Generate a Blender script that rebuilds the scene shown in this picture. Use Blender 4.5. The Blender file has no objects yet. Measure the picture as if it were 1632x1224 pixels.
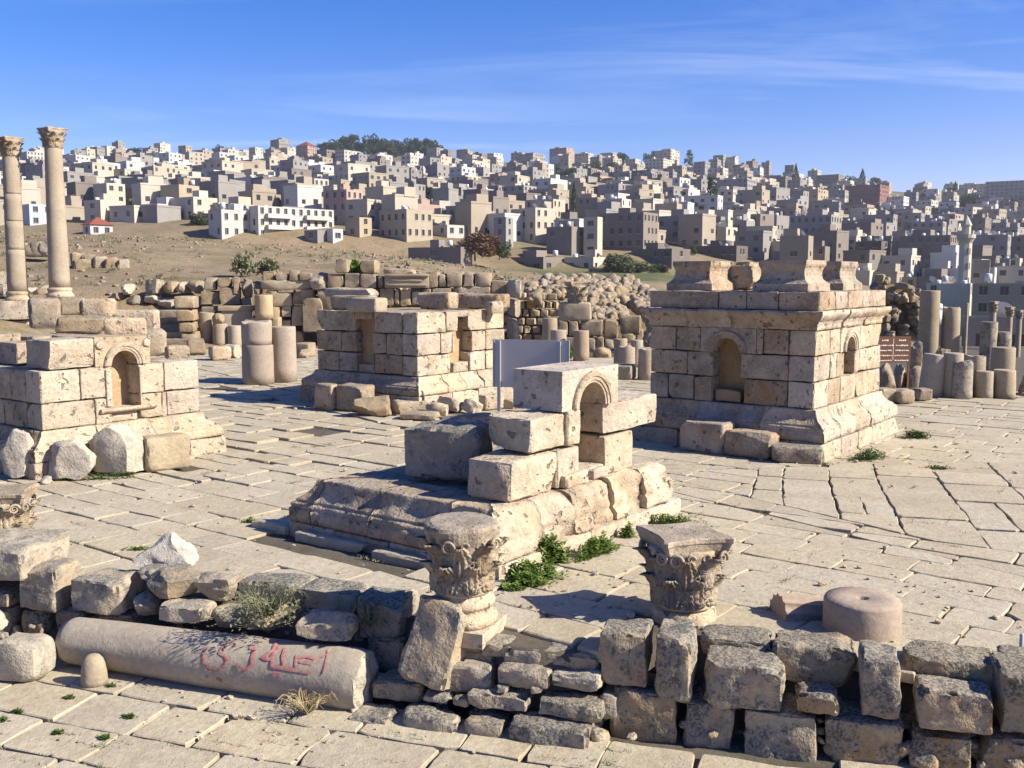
import bpy, math, random
from mathutils import Vector, Matrix, Quaternion, noise
R = math.radians
SC = bpy.context.scene
COL = SC.collection

# ---------------------------------------------------------------- camera
CAMZ, FPX, CX, CY = 3.2, 1586.7, 816.0, 612.0
PITCH = math.atan(172.0 / FPX)
cam_d = bpy.data.cameras.new('camera')
cam_d.lens = 35.0; cam_d.sensor_width = 36.0; cam_d.clip_start = 0.05; cam_d.clip_end = 6000
cam = bpy.data.objects.new('camera', cam_d); COL.objects.link(cam)
cam.location = (0, 0, CAMZ); cam.rotation_euler = (math.pi / 2 - PITCH, 0, 0)
SC.camera = cam

# ---------------------------------------------------------------- sun and sky
SUN_EL, SUN_AZ = R(35), R(-17)            # azimuth measured from +X, counter-clockwise
TO_SUN = Vector((math.cos(SUN_EL) * math.cos(SUN_AZ), math.cos(SUN_EL) * math.sin(SUN_AZ), math.sin(SUN_EL)))
sd = bpy.data.lights.new('sun', 'SUN'); sd.energy = 5.0; sd.angle = R(0.53); sd.color = (1.0, 0.935, 0.80)
so = bpy.data.objects.new('sun', sd); COL.objects.link(so)
so.rotation_euler = TO_SUN.to_track_quat('Z', 'Y').to_euler(); so.location = (20, -10, 30)

w = bpy.data.worlds.new('World'); SC.world = w; w.use_nodes = True
wt = w.node_tree; wt.nodes.clear()
def wn(t, **k):
    n = wt.nodes.new(t)
    for a, b in k.items(): setattr(n, a, b)
    return n
sky = wn('ShaderNodeTexSky', sky_type='NISHITA', sun_disc=False, sun_elevation=SUN_EL,
         sun_rotation=math.atan2(TO_SUN.x, TO_SUN.y), altitude=600, air_density=1.0, dust_density=0.9, ozone_density=2.2)
hsv = wn('ShaderNodeHueSaturation'); hsv.inputs['Saturation'].default_value = 1.48; hsv.inputs['Value'].default_value = 1.0
tint = wn('ShaderNodeMix', data_type='RGBA', blend_type='MULTIPLY'); tint.inputs[0].default_value = 1; tint.inputs[7].default_value = (1.10, 0.96, 1.14, 1)
wt.links.new(sky.outputs[0], tint.inputs[6]); wt.links.new(tint.outputs[2], hsv.inputs['Color'])
# thin cirrus: streaks on a flat layer high above (direction divided by its height)
tc = wn('ShaderNodeTexCoord'); sep = wn('ShaderNodeSeparateXYZ'); wt.links.new(tc.outputs['Generated'], sep.inputs[0])
def wm(op, a, b=None, clamp=False):
    n = wn('ShaderNodeMath', operation=op, use_clamp=clamp)
    for i, v in enumerate((a, b)):
        if v is None: continue
        if isinstance(v, (int, float)): n.inputs[i].default_value = v
        else: wt.links.new(v, n.inputs[i])
    return n.outputs[0]
zc = wm('MAXIMUM', wm('ADD', sep.outputs[2], 0.06), 0.05)
cmb = wn('ShaderNodeCombineXYZ')
wt.links.new(wm('DIVIDE', sep.outputs[0], zc), cmb.inputs[0]); wt.links.new(wm('DIVIDE', sep.outputs[1], zc), cmb.inputs[1])
mp = wn('ShaderNodeMapping'); mp.inputs['Rotation'].default_value = (0, 0, R(16)); mp.inputs['Scale'].default_value = (0.26, 0.85, 1)
mp.inputs['Location'].default_value = (3.1, 1.7, 0)
wt.links.new(cmb.outputs[0], mp.inputs[0])
n1 = wn('ShaderNodeTexNoise'); n1.inputs['Scale'].default_value = 1.5; n1.inputs['Detail'].default_value = 9
n1.inputs['Roughness'].default_value = 0.62; n1.inputs['Distortion'].default_value = 0.7
wt.links.new(mp.outputs[0], n1.inputs['Vector'])
n2 = wn('ShaderNodeTexNoise'); n2.inputs['Scale'].default_value = 0.16; n2.inputs['Detail'].default_value = 2
mp2 = wn('ShaderNodeMapping'); mp2.inputs['Location'].default_value = (1.9, 3.3, 0); wt.links.new(cmb.outputs[0], mp2.inputs[0])
wt.links.new(mp2.outputs[0], n2.inputs['Vector'])
cr = wn('ShaderNodeValToRGB'); cr.color_ramp.elements[0].position = 0.50; cr.color_ramp.elements[1].position = 0.80
wt.links.new(n1.outputs[0], cr.inputs[0])
cr2 = wn('ShaderNodeValToRGB'); cr2.color_ramp.elements[0].position = 0.48; cr2.color_ramp.elements[1].position = 0.66
wt.links.new(n2.outputs[0], cr2.inputs[0])
cf = wm('MULTIPLY', wm('MULTIPLY', cr.outputs[0], cr2.outputs[0]), 0.5)
mx = wn('ShaderNodeMix', data_type='RGBA'); wt.links.new(cf, mx.inputs[0]); wt.links.new(hsv.outputs[0], mx.inputs[6])
mx.inputs[7].default_value = (8.6, 9.0, 9.6, 1)
bg = wn('ShaderNodeBackground'); bg.inputs['Strength'].default_value = 0.078
wt.links.new(mx.outputs[2], bg.inputs['Color'])
wo = wn('ShaderNodeOutputWorld'); wt.links.new(bg.outputs[0], wo.inputs[0])

SC.view_settings.view_transform = 'Standard'; SC.view_settings.look = 'None'
SC.view_settings.exposure = 1.02; SC.view_settings.gamma = 1.0
SC.view_settings.use_curve_mapping = False

# ---------------------------------------------------------------- measuring helpers (photo point -> place on the site)
def ray(px, py):
    X = (px - CX) / FPX; U = -(py - CY) / FPX
    c, s = math.cos(PITCH), math.sin(PITCH)
    return Vector((X, c + U * s, -s + U * c))
def G(px, py, z=0.0):
    d = ray(px, py); t = (z - CAMZ) / d.z
    return Vector((d.x * t, d.y * t, z))
def D(px, py, Y):
    d = ray(px, py); t = Y / d.y
    return Vector((d.x * t, Y, CAMZ + d.z * t))
def to_px(p):
    c, s = math.cos(PITCH), math.sin(PITCH)
    x, y, z = p[0], p[1], p[2] - CAMZ
    f = y * c - z * s; u = y * s + z * c
    return (CX + FPX * x / f, CY - FPX * u / f)

# ---------------------------------------------------------------- object helpers
def tag(o, label, cat=None, group=None, kind=None):
    if label: o['label'] = label
    if cat: o['category'] = cat
    if group: o['group'] = group
    if kind: o['kind'] = kind
    return o
def thing(name, label, cat, loc=(0, 0, 0), rz=0.0, group=None):
    o = bpy.data.objects.new(name, None); COL.objects.link(o)
    o.location = loc; o.rotation_euler = (0, 0, rz); o.empty_display_size = 0.2
    return tag(o, label, cat, group)
def mesh(name, V, F, mats, smooth=True, mi=None):
    me = bpy.data.meshes.new(name)
    me.from_pydata([tuple(v) for v in V], [], F)
    for m in (mats if isinstance(mats, (list, tuple)) else [mats]): me.materials.append(m)
    if smooth: me.polygons.foreach_set('use_smooth', [True] * len(me.polygons))
    if mi: me.polygons.foreach_set('material_index', mi)
    me.update()
    return me
def ob(name, me, parent=None, loc=(0, 0, 0), rot=(0, 0, 0), scale=None):
    o = bpy.data.objects.new(name, me); COL.objects.link(o)
    if parent is not None: o.parent = parent
    o.location = loc; o.rotation_euler = rot
    if scale: o.scale = scale
    return o
class MB:                                   # collects shapes for one mesh
    def __init__(s): s.V = []; s.F = []; s.M = []
    def add(s, V, F, m=0, mat=None):
        n = len(s.V)
        s.V += [tuple(mat @ Vector(v)) for v in V] if mat is not None else [tuple(v) for v in V]
        s.F += [tuple(i + n for i in f) for f in F]; s.M += [m] * len(F)
    def box(s, x0, x1, y0, y1, z0, z1, m=0, mat=None):
        s.add([(x0, y0, z0), (x1, y0, z0), (x1, y1, z0), (x0, y1, z0), (x0, y0, z1), (x1, y0, z1), (x1, y1, z1), (x0, y1, z1)],
              [(0, 3, 2, 1), (4, 5, 6, 7), (0, 1, 5, 4), (1, 2, 6, 5), (2, 3, 7, 6), (3, 0, 4, 7)], m, mat)
    def build(s, name, mats, smooth=False): return mesh(name, s.V, s.F, mats, smooth, s.M)

def fbm(p, oct=3): return noise.fractal(p, 0.9, 2.1, oct)

def cube_grid(sx, sy, sz, r, res):
    """surface grid of a box centred on the origin, lines set close to its edges"""
    def axis(h):
        rr = min(r, h * 0.45); n = max(1, int(round((2 * h - 2 * rr) / res)))
        return [-h, -h + rr] + [-h + rr + (2 * h - 2 * rr) * i / n for i in range(1, n)] + [h - rr, h]
    A = [axis(sx / 2), axis(sy / 2), axis(sz / 2)]; N = [len(a) for a in A]
    idx = {}; V = []; F = []
    def vid(i, j, k):
        q = (i, j, k)
        if q not in idx: idx[q] = len(V); V.append(Vector((A[0][i], A[1][j], A[2][k])))
        return idx[q]
    for ax in range(3):
        b, c = (ax + 1) % 3, (ax + 2) % 3
        for side in (0, N[ax] - 1):
            for i in range(N[b] - 1):
                for j in range(N[c] - 1):
                    q = []
                    for (di, dj) in ((0, 0), (1, 0), (1, 1), (0, 1)):
                        t = [0, 0, 0]; t[ax] = side; t[b] = i + di; t[c] = j + dj; q.append(vid(*t))
                    F.append(tuple(q) if side else tuple(reversed(q)))
    return V, F
def weather(V, sx, sy, sz, r, amp, seed, freq=2.2, planes=(), oct=3):
    off = Vector((seed * 3.17 % 97, seed * 7.31 % 89, seed * 1.93 % 83)); out = []
    h = Vector((sx / 2, sy / 2, sz / 2)); rr = [min(r, x * 0.9) for x in h]
    for p in V:
        q = Vector([max(-h[i] + rr[i], min(h[i] - rr[i], p[i])) for i in range(3)])
        d = p - q
        if d.length > 1e-6:
            n = d.normalized(); p = q + n * min(d.length, r)
        else: n = p.normalized()
        for (pn, pd) in planes:
            e = p.dot(pn) - pd
            if e > 0: p = p - pn * e
        f = fbm(p * freq + off, oct)
        f2 = noise.noise(p * freq * 4.3 + off); f3 = noise.noise(p * freq * 10 + off)
        ne = sum(1 for i in range(3) if abs(d[i]) > 1e-6)
        ew = amp * 3.2 * max(0.0, f2 + 0.55 * f3 - 0.16) if ne > 1 else 0.0
        p = p + n * (amp * (f - 0.25) + amp * 0.4 * f2 + amp * 0.22 * f3 - ew)
        out.append(p)
    return out
def rnd_planes(rng, sx, sy, sz, k, lo=0.72, hi=0.95):
    P = []
    for _ in range(k):
        n = Vector((rng.uniform(-1, 1), rng.uniform(-1, 1), rng.uniform(-0.8, 1)))
        if n.length < 0.3: continue
        n.normalize(); ext = (abs(n.x) * sx + abs(n.y) * sy + abs(n.z) * sz) / 2
        P.append((n, ext * rng.uniform(lo, hi)))
    return P
def sharp(me, a=32):
    me.set_sharp_from_angle(angle=R(a)); return me
def fit_box(V, sx, sy, sz):
    lo = [min(v[i] for v in V) for i in range(3)]; hi = [max(v[i] for v in V) for i in range(3)]; S = (sx, sy, sz)
    return [Vector([((v[i] - lo[i]) / (hi[i] - lo[i]) - .5) * S[i] for i in range(3)]) for v in V]
def block_mesh(sx, sy, sz, mat, seed=0, r=0.03, amp=0.015, chips=2, res=0.12, freq=2.2, lo=0.74, hi=0.95, name='block'):
    rng = random.Random(seed * 7 + 3)
    V, F = cube_grid(sx, sy, sz, r, res)
    V = weather(V, sx, sy, sz, r, amp, seed, freq, rnd_planes(rng, sx, sy, sz, chips, lo, hi))
    return sharp(mesh(name, fit_box(V, sx, sy, sz), F, mat))
def boulder_mesh(sx, sy, sz, mat, seed=0, cuts=11, amp=0.05, n=9, name='boulder', taper=0.0, lo=0.62, hi=0.86):
    rng = random.Random(seed * 13 + 1); V = []; F = []
    G0, F = cube_grid(2, 2, 2, 0.5, 2.0 / n)
    P = rnd_planes(rng, 2, 2, 2, cuts, lo * 0.72, hi * 0.78)
    off = Vector((seed * 2.7 % 71, seed * 5.1 % 67, seed * 0.7 % 61))
    for p in G0:
        d = p.normalized(); q = d * 1.0 + (p - d) * 0.45
        for (pn, pd) in P:
            e = q.dot(pn) - pd
            if e > 0: q = q - pn * e
        q = q * 1.12
        f = fbm(q * 1.6 + off, 4)
        q = q + d * (f - 0.2) * amp * 2.2 + d * noise.noise(q * 6 + off) * amp * 0.6
        if taper: 
            s = 1 - taper * (q.z * 0.5 + 0.5); q = Vector((q.x * s, q.y * s, q.z))
        V.append(Vector((q.x * sx / 2, q.y * sy / 2, q.z * sz / 2)))
    return sharp(mesh(name, fit_box(V, sx, sy, sz), F, mat))
def lathe(prof, n=32, cap=True, wob=0.0, seed=0, zf=None):
    V = []; F = []; m = len(prof); off = Vector((seed * 1.7, seed * 2.3, 0))
    for i in range(n):
        a = 2 * math.pi * i / n
        for (r, z) in prof:
            k = 1 + wob * noise.noise(Vector((math.cos(a) * 1.7, math.sin(a) * 1.7, z * 2.2)) + off)
            V.append((r * k * math.cos(a), r * k * math.sin(a), z + (zf(a, r, z) if zf else 0)))
    for i in range(n):
        j = (i + 1) % n
        for q in range(m - 1): F.append((i * m + q, j * m + q, j * m + q + 1, i * m + q + 1))
    if cap:
        b = len(V); V.append((0, 0, prof[0][1])); V.append((0, 0, prof[-1][1] + (zf(0, 0, prof[-1][1]) if zf else 0)))
        for i in range(n):
            j = (i + 1) % n
            F.append((b, j * m, i * m)); F.append((b + 1, i * m + m - 1, j * m + m - 1))
    return V, F
def set_flat_caps(me, thr=0.9):
    for p in me.polygons:
        if abs(p.normal.z) > thr: p.use_smooth = False

# ---------------------------------------------------------------- materials
class NT:
    def __init__(s, name):
        s.m = bpy.data.materials.new(name); s.m.use_nodes = True; s.t = s.m.node_tree
        s.b = s.t.nodes['Principled BSDF']; s.b.inputs['Specular IOR Level'].default_value = 0.25
        s.b.inputs['Roughness'].default_value = 0.9
    def n(s, t, **k):
        x = s.t.nodes.new(t)
        for a, b in k.items(): setattr(x, a, b)
        return x
    def l(s, a, b): s.t.links.new(a, b)
    def val(s, sock, v):
        if isinstance(v, (int, float)): sock.default_value = v
        elif isinstance(v, (tuple, list)): sock.default_value = (*v, 1)[:4] if len(v) == 3 and sock.type == 'RGBA' else v
        else: s.l(v, sock)
    def math(s, op, a, b=0.0, clamp=False):
        x = s.n('ShaderNodeMath', operation=op, use_clamp=clamp); s.val(x.inputs[0], a); s.val(x.inputs[1], b); return x.outputs[0]
    def mix(s, f, a, b, mode='MIX'):
        x = s.n('ShaderNodeMix', data_type='RGBA', blend_type=mode); s.val(x.inputs[0], f); s.val(x.inputs[6], a); s.val(x.inputs[7], b); return x.outputs[2]
    def noise(s, vec, scale, detail=4, rough=0.55, dist=0.0):
        x = s.n('ShaderNodeTexNoise'); s.l(vec, x.inputs['Vector']); x.inputs['Scale'].default_value = scale
        x.inputs['Detail'].default_value = detail; x.inputs['Roughness'].default_value = rough; x.inputs['Distortion'].default_value = dist
        return x.outputs[0]
    def ramp(s, f, lo, hi, a=0.0, b=1.0):
        x = s.n('ShaderNodeMapRange', clamp=True); s.l(f, x.inputs[0]); x.inputs[1].default_value = lo; x.inputs[2].default_value = hi
        x.inputs[3].default_value = a; x.inputs[4].default_value = b; return x.outputs[0]
    def coords(s):
        tc = s.n('ShaderNodeTexCoord'); oi = s.n('ShaderNodeObjectInfo')
        v = s.n('ShaderNodeVectorMath', operation='SCALE'); v.inputs[0].default_value = (37.1, 53.7, 71.3); s.l(oi.outputs['Random'], v.inputs['Scale'])
        a = s.n('ShaderNodeVectorMath', operation='ADD'); s.l(tc.outputs['Object'], a.inputs[0]); s.l(v.outputs[0], a.inputs[1])
        s.rand = oi.outputs['Random']; return a.outputs[0]
    def bump(s, h, strength, dist=0.02):
        x = s.n('ShaderNodeBump'); x.inputs['Strength'].default_value = strength; x.inputs['Distance'].default_value = dist
        s.l(h, x.inputs['Height']); s.l(x.outputs[0], s.b.inputs['Normal'])

def stone_mat(name, base, alt, stain=(0.30, 0.17, 0.08), stain_amt=0.25, lich=0.35, lichcol=(0.13, 0.12, 0.10), top=0.25,
              sc=1.0, pits=0.35, var=0.16, bump=0.6, fine=1.0, lthr=0.55, spec_on=1.0, satv=.17, wthr=0.0, holes=0.0):
    base, alt, stain = [tuple(x * .70 for x in c) for c in (base, alt, stain)]
    k = NT(name); v = k.coords()
    geo = k.n('ShaderNodeNewGeometry'); sx = k.n('ShaderNodeSeparateXYZ'); k.l(geo.outputs['Normal'], sx.inputs[0])
    n1 = k.noise(v, 1.3 * sc, 2, 0.6)
    c = k.mix(k.ramp(n1, 0.36, 0.66), base, alt)
    n4 = k.noise(v, 2.1 * sc, 3, 0.65)
    c = k.mix(k.math('MULTIPLY', k.ramp(n4, 0.52, 0.72), stain_amt), c, stain)
    nf = k.noise(v, 16 * sc, 3, 0.68)
    c = k.mix(1.0, c, k.mix(k.ramp(nf, 0.3, 0.7), (0.84, 0.83, 0.82), (1.12, 1.115, 1.10)), 'MULTIPLY')
    if wthr:                                   # brown-grey weathering blotches
        nw = k.noise(v, 1.9 * sc, 6, 0.72)
        c = k.mix(k.math('MULTIPLY', k.ramp(nw, 0.50, 0.60), wthr), c, (0.115, 0.088, 0.06))
        c = k.mix(k.math('MULTIPLY', k.ramp(nw, 0.44, 0.34), wthr * .5), c, (0.50, 0.43, 0.33))
    # pits in the limestone
    vo = k.n('ShaderNodeTexVoronoi'); k.l(v, vo.inputs['Vector']); vo.inputs['Scale'].default_value = 27 * sc
    np_ = k.noise(v, 5.5 * sc, 1, 0.6)
    pit = k.math('MULTIPLY', k.ramp(vo.outputs['Distance'], 0.24, 0.06), k.ramp(np_, 0.52, 0.66))
    c = k.mix(k.math('MULTIPLY', pit, pits), c, (0.07, 0.055, 0.04))
    if holes:
        ph = k.noise(v, 9.5 * sc, 2, 0.5); hole = k.ramp(ph, 0.635, 0.70); c = k.mix(k.math('MULTIPLY', hole, holes), c, (0.05, 0.038, 0.028)); pit = k.math('MAXIMUM', pit, hole)
    # lichen crust, thicker on the weathered upper faces
    nl = k.noise(v, 3.4 * sc, 5, 0.74)
    lz = k.math('ADD', nl, k.math('MULTIPLY', sx.outputs[2], 0.16 * top))
    lm = k.math('MULTIPLY', k.ramp(lz, lthr, lthr + .11), lich)
    ns = k.noise(v, 27 * sc, 2, 0.75)
    lc = k.mix(k.ramp(ns, 0.44, 0.60), tuple(x * .8 for x in lichcol), (0.27, 0.255, 0.21))
    c = k.mix(lm, c, lc)
    spk = k.math('MULTIPLY', k.ramp(ns, 0.60, 0.68), min(1.0, 0.25 + lich * 0.6))
    c = k.mix(k.math('MULTIPLY', spk, (0.3 if lich < .5 else .5) * spec_on), c, (0.06, 0.055, 0.05))
    rv = k.math('ADD', k.math('MULTIPLY', k.rand, 0.6), k.math('MULTIPLY', geo.outputs['Random Per Island'], 0.4))
    h = k.n('ShaderNodeHueSaturation'); k.l(c, h.inputs['Color'])
    k.l(k.ramp(rv, 0, 1, 1 - var, 1 + var), h.inputs['Value'])
    k.l(k.ramp(k.math('FRACT', k.math('MULTIPLY', rv, 7.3)), 0, 1, 1 - satv, 1 + satv), h.inputs['Saturation'])
    k.l(h.outputs[0], k.b.inputs['Base Color'])
    hgt = k.math('ADD', k.math('ADD', nf, k.math('MULTIPLY', ns, 0.35)), k.math('MULTIPLY', pit, -0.9))
    hgt = k.math('ADD', hgt, k.math('MULTIPLY', nl, 0.8))
    k.bump(hgt, bump, 0.02 / sc * fine)
    return k.m
def plain_mat(name, col, rough=0.8, spec=0.25, var=0.0, nz=0.12, sc=4.0, metal=0.0):
    k = NT(name); v = k.coords()
    n = k.noise(v, sc, 4, 0.6)
    c = k.mix(1.0, col, k.mix(n, (1 - nz * 2,) * 3, (1 + nz * 2,) * 3), 'MULTIPLY')
    if var:
        h = k.n('ShaderNodeHueSaturation'); k.l(c, h.inputs['Color']); k.l(k.ramp(k.rand, 0, 1, 1 - var, 1 + var), h.inputs['Value']); c = h.outputs[0]
    k.l(c, k.b.inputs['Base Color']); k.b.inputs['Roughness'].default_value = rough
    k.b.inputs['Specular IOR Level'].default_value = spec; k.b.inputs['Metallic'].default_value = metal
    return k.m
def leaf_mat(name, col, col2):
    k = NT(name); geo = k.n('ShaderNodeNewGeometry')
    k.l(k.mix(geo.outputs['Random Per Island'], col, col2), k.b.inputs['Base Color'])
    k.b.inputs['Roughness'].default_value = 0.65
    tr = k.n('ShaderNodeBsdfTranslucent'); k.l(k.mix(geo.outputs['Random Per Island'], col, col2), tr.inputs['Color'])
    ms = k.n('ShaderNodeMixShader'); ms.inputs[0].default_value = 0.22
    k.l(k.b.outputs[0], ms.inputs[1]); k.l(tr.outputs[0], ms.inputs[2])
    k.l(ms.outputs[0], k.t.nodes['Material Output'].inputs[0])
    return k.m

M = {}
M['podium'] = stone_mat('podium_and_shade_limestone', (0.55, 0.44, 0.315), (0.48, 0.365, 0.26), (0.42, 0.24, 0.10), 0.55, 0.45, (0.125, 0.10, 0.07), 0.3, sc=0.8, pits=0.85, bump=1.0, lthr=.51, wthr=.42, holes=.6)  # darker podium stone, shade put into the colour of faces turned from the sun
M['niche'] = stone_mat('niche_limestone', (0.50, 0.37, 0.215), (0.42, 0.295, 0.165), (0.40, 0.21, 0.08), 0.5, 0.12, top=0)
M['pale'] = stone_mat('pale_and_sunlit_limestone', (0.63, 0.535, 0.40), (0.56, 0.45, 0.33), (0.45, 0.29, 0.15), 0.35, 0.40, (0.16, 0.14, 0.11), 0.3, sc=0.85, pits=0.75, bump=1.0, wthr=.28, holes=.6)  # lighter copy with sunlight put into the colour of lit podium faces; also pale stones
M['grey'] = stone_mat('lichened_limestone', (0.52, 0.45, 0.34), (0.44, 0.36, 0.26), (0.34, 0.19, 0.08), 0.35, 0.85, (0.075, 0.07, 0.06), 0.7, sc=1.25, pits=0.7, bump=0.9, lthr=.48)
M['wall'] = stone_mat('wall_limestone', (0.50, 0.41, 0.27), (0.42, 0.31, 0.19), (0.36, 0.19, 0.07), 0.6, 0.8, (0.07, 0.062, 0.05), 0.75, sc=1.25, pits=0.8, bump=1.0, lthr=.46)
M['boulder'] = stone_mat('boulder_limestone', (0.52, 0.44, 0.32), (0.44, 0.35, 0.24), (0.36, 0.2, 0.08), 0.25, 0.75, (0.10, 0.095, 0.08), 0.5, sc=1.2, pits=0.6, bump=0.9, lthr=.5)
M['white'] = stone_mat('whitened_boulder', (0.60, 0.55, 0.45), (0.50, 0.44, 0.35), (0.4, 0.26, 0.12), 0.2, 0.65, (0.20, 0.19, 0.165), 0.2, pits=0.6, bump=0.9)
M['column'] = stone_mat('column_limestone', (0.47, 0.395, 0.285), (0.41, 0.34, 0.25), (0.38, 0.22, 0.1), 0.3, 0.22, (0.2, 0.17, 0.14), 0.4, pits=0.25, bump=0.3)
M['pinkcol'] = stone_mat('pink_column_stone', (0.47, 0.37, 0.28), (0.43, 0.335, 0.255), (0.40, 0.25, 0.13), 0.25, 0.16, (0.2, 0.16, 0.13), 0.4, pits=0.3, bump=0.25)
M['ruin'] = stone_mat('ruin_limestone', (0.46, 0.37, 0.25), (0.38, 0.29, 0.19), (0.36, 0.20, 0.08), 0.35, 0.5, (0.13, 0.12, 0.1), 0.7, pits=0.4, wthr=.4, holes=.3)
M['ochre'] = stone_mat('ochre_limestone', (0.55, 0.45, 0.295), (0.49, 0.39, 0.25), (0.42, 0.25, 0.11), 0.35, 0.2, top=0.3)
M['carved'] = stone_mat('carved_limestone', (0.54, 0.45, 0.33), (0.46, 0.37, 0.26), (0.33, 0.19, 0.08), 0.3, 0.45, (0.13, 0.12, 0.1), 0.9, sc=1.6, pits=0.7, bump=0.9, wthr=.45, holes=.5)
M['slab'] = stone_mat('paving_limestone', (0.56, 0.49, 0.355), (0.48, 0.415, 0.30), (0.46, 0.32, 0.22), 0.40, 0.22, (0.22, 0.19, 0.14), 0.0, sc=0.8, pits=0.05, var=0.07, bump=0.45, spec_on=0.15, satv=.07)
M['earth'] = stone_mat('joint_earth', (0.15, 0.125, 0.09), (0.11, 0.092, 0.065), (0.09, 0.09, 0.045), 0.6, 0.2, sc=2.0, var=0)
M['leaf'] = leaf_mat('weed_leaf', (0.085, 0.15, 0.022), (0.18, 0.25, 0.055))
M['leaf_dark'] = leaf_mat('dark_weed_leaf', (0.045, 0.085, 0.018), (0.085, 0.135, 0.03))
M['leaf_pine'] = leaf_mat('pine_needles', (0.020, 0.042, 0.016), (0.045, 0.075, 0.025))
M['leaf_olive'] = leaf_mat('olive_leaf', (0.05, 0.07, 0.03), (0.095, 0.11, 0.05))
M['leaf_rust'] = leaf_mat('rust_leaf', (0.10, 0.055, 0.025), (0.16, 0.085, 0.04))
M['leaf_grey'] = leaf_mat('grey_shrub_leaf', (0.16, 0.17, 0.09), (0.24, 0.23, 0.13))
M['dry'] = leaf_mat('dry_stems', (0.34, 0.27, 0.15), (0.46, 0.37, 0.21))
M['bark'] = plain_mat('bark', (0.12, 0.085, 0.055), nz=0.25, sc=9)
M['paint_red'] = plain_mat('red_spray_paint', (0.42, 0.045, 0.06), rough=0.8, nz=0.3, sc=14)
# ================================================================ ground
def interp(xs, ys, x):
    if x <= xs[0]: return ys[0]
    for i in range(len(xs) - 1):
        if x <= xs[i + 1]:
            t = (x - xs[i]) / (xs[i + 1] - xs[i]); return ys[i] + (ys[i + 1] - ys[i]) * t
    return ys[-1]
TP = [-200, 0, 200, 400, 600, 800, 900, 1050, 1200, 1400, 1632, 1900]
TY = [24, 38, 44, 48.6, 50.2, 58, 75, 95, 120, 180]
TZ = [[-.15] * 12, [1.2, .8, -.12, -.15, -.15, -.15, -.15, -.15, -.15, -.4, -.6, -.6],
      [2.1, 2.0, .2, -.1, -.1, -.1, -.1, -.1, -.3, -.9, -1.2, -1.2],
      [2.35, 2.35, 1.6, -.1, -.1, -.1, -.1, .4, .0, -1.3, -1.7, -1.7],
      [2.5, 2.5, 2.5, 2.5, 2.7, 2.3, .6, 1.5, .5, -1.5, -2, -2],
      [3.2, 3.2, 3.2, 3.1, 3.3, 2.8, 2.2, 2.0, 1.0, -2, -3, -3],
      [5.3, 5.4, 5.2, 4.7, 4.5, 3.3, 2.6, 2.4, 1.2, -3, -5, -5],
      [7.2, 7.2, 6.95, 6.3, 5.4, 3.65, 2.9, 2.7, 1.5, -5, -7, -7],
      [7.4, 7.3, 6.8, 6.0, 4.6, 3.2, 3.05, 3.0, 1.0, -7, -8, -8],
      [6, 6, 5, 4, 3, 3.1, 3.6, 3.5, 0, -9, -10, -10]]
HP = [-400, 0, 200, 400, 600, 800, 900, 1050, 1200, 1400, 1632, 1900]
H0 = [410, 402, 394, 388, 404, 428, 435, 436, 462, 505, 530, 540]          # foot of the town slope as seen (Y = 240)
HR = [262, 256, 252, 254, 250, 262, 266, 268, 280, 306, 318, 322]          # its ridge (Y = YR)
YF, YR = 240.0, 1050.0
def hill_z(p, Y):
    t = (Y - YF) / (YR - YF); y0 = interp(HP, H0, p); y1 = interp(HP, HR, p)
    if t <= 1:
        row = y0 + (y1 - y0) * (max(t, 0) ** 0.38)
        return CAMZ + (440 - row) / FPX * Y
    zr = CAMZ + (440 - y1) / FPX * YR
    return zr - (Y - YR) * 0.12
def terrain_z(x, Y):
    p = CX + FPX * x / max(Y, 1.0)
    if Y >= YF: z = hill_z(p, Y) + 1.6 * min(1, (Y - YF) / 250) * noise.noise(Vector((x * .012, Y * .012, 0)))
    else:
        i = 0
        while i < len(TY) - 2 and Y > TY[i + 1]: i += 1
        if Y > TY[-1]:
            t = (Y - TY[-1]) / (YF - TY[-1]); z = interp(TP, TZ[-1], p) * (1 - t) + hill_z(p, YF) * t
        else:
            t = max(0, (Y - TY[i]) / (TY[i + 1] - TY[i])); z = interp(TP, TZ[i], p) * (1 - t) + interp(TP, TZ[i + 1], p) * t
    a = min(1, max(0, (Y - 44) / 30))
    return z + a * (0.30 * noise.noise(Vector((x * .11, Y * .11, 3))) + 0.12 * noise.noise(Vector((x * .4, Y * .4, 7))))
def hill_Y(p, row):
    """distance at which the town slope is seen at that row"""
    best = YF
    for i in range(401):
        Y = YF + (YR - YF) * (i / 400) ** 2; z = hill_z(p, Y)
        if 440 - (z - CAMZ) / Y * FPX <= row: return Y
        best = Y
    return best
def gz(x, y):
    return 0.045 * noise.noise(Vector((x * .16, y * .16, 0))) + 0.012 * noise.noise(Vector((x * .7, y * .7, 5)))
LOW = -0.62
def wall_front(x): return 9.45 - 0.275 * (x + 4.5)

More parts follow.
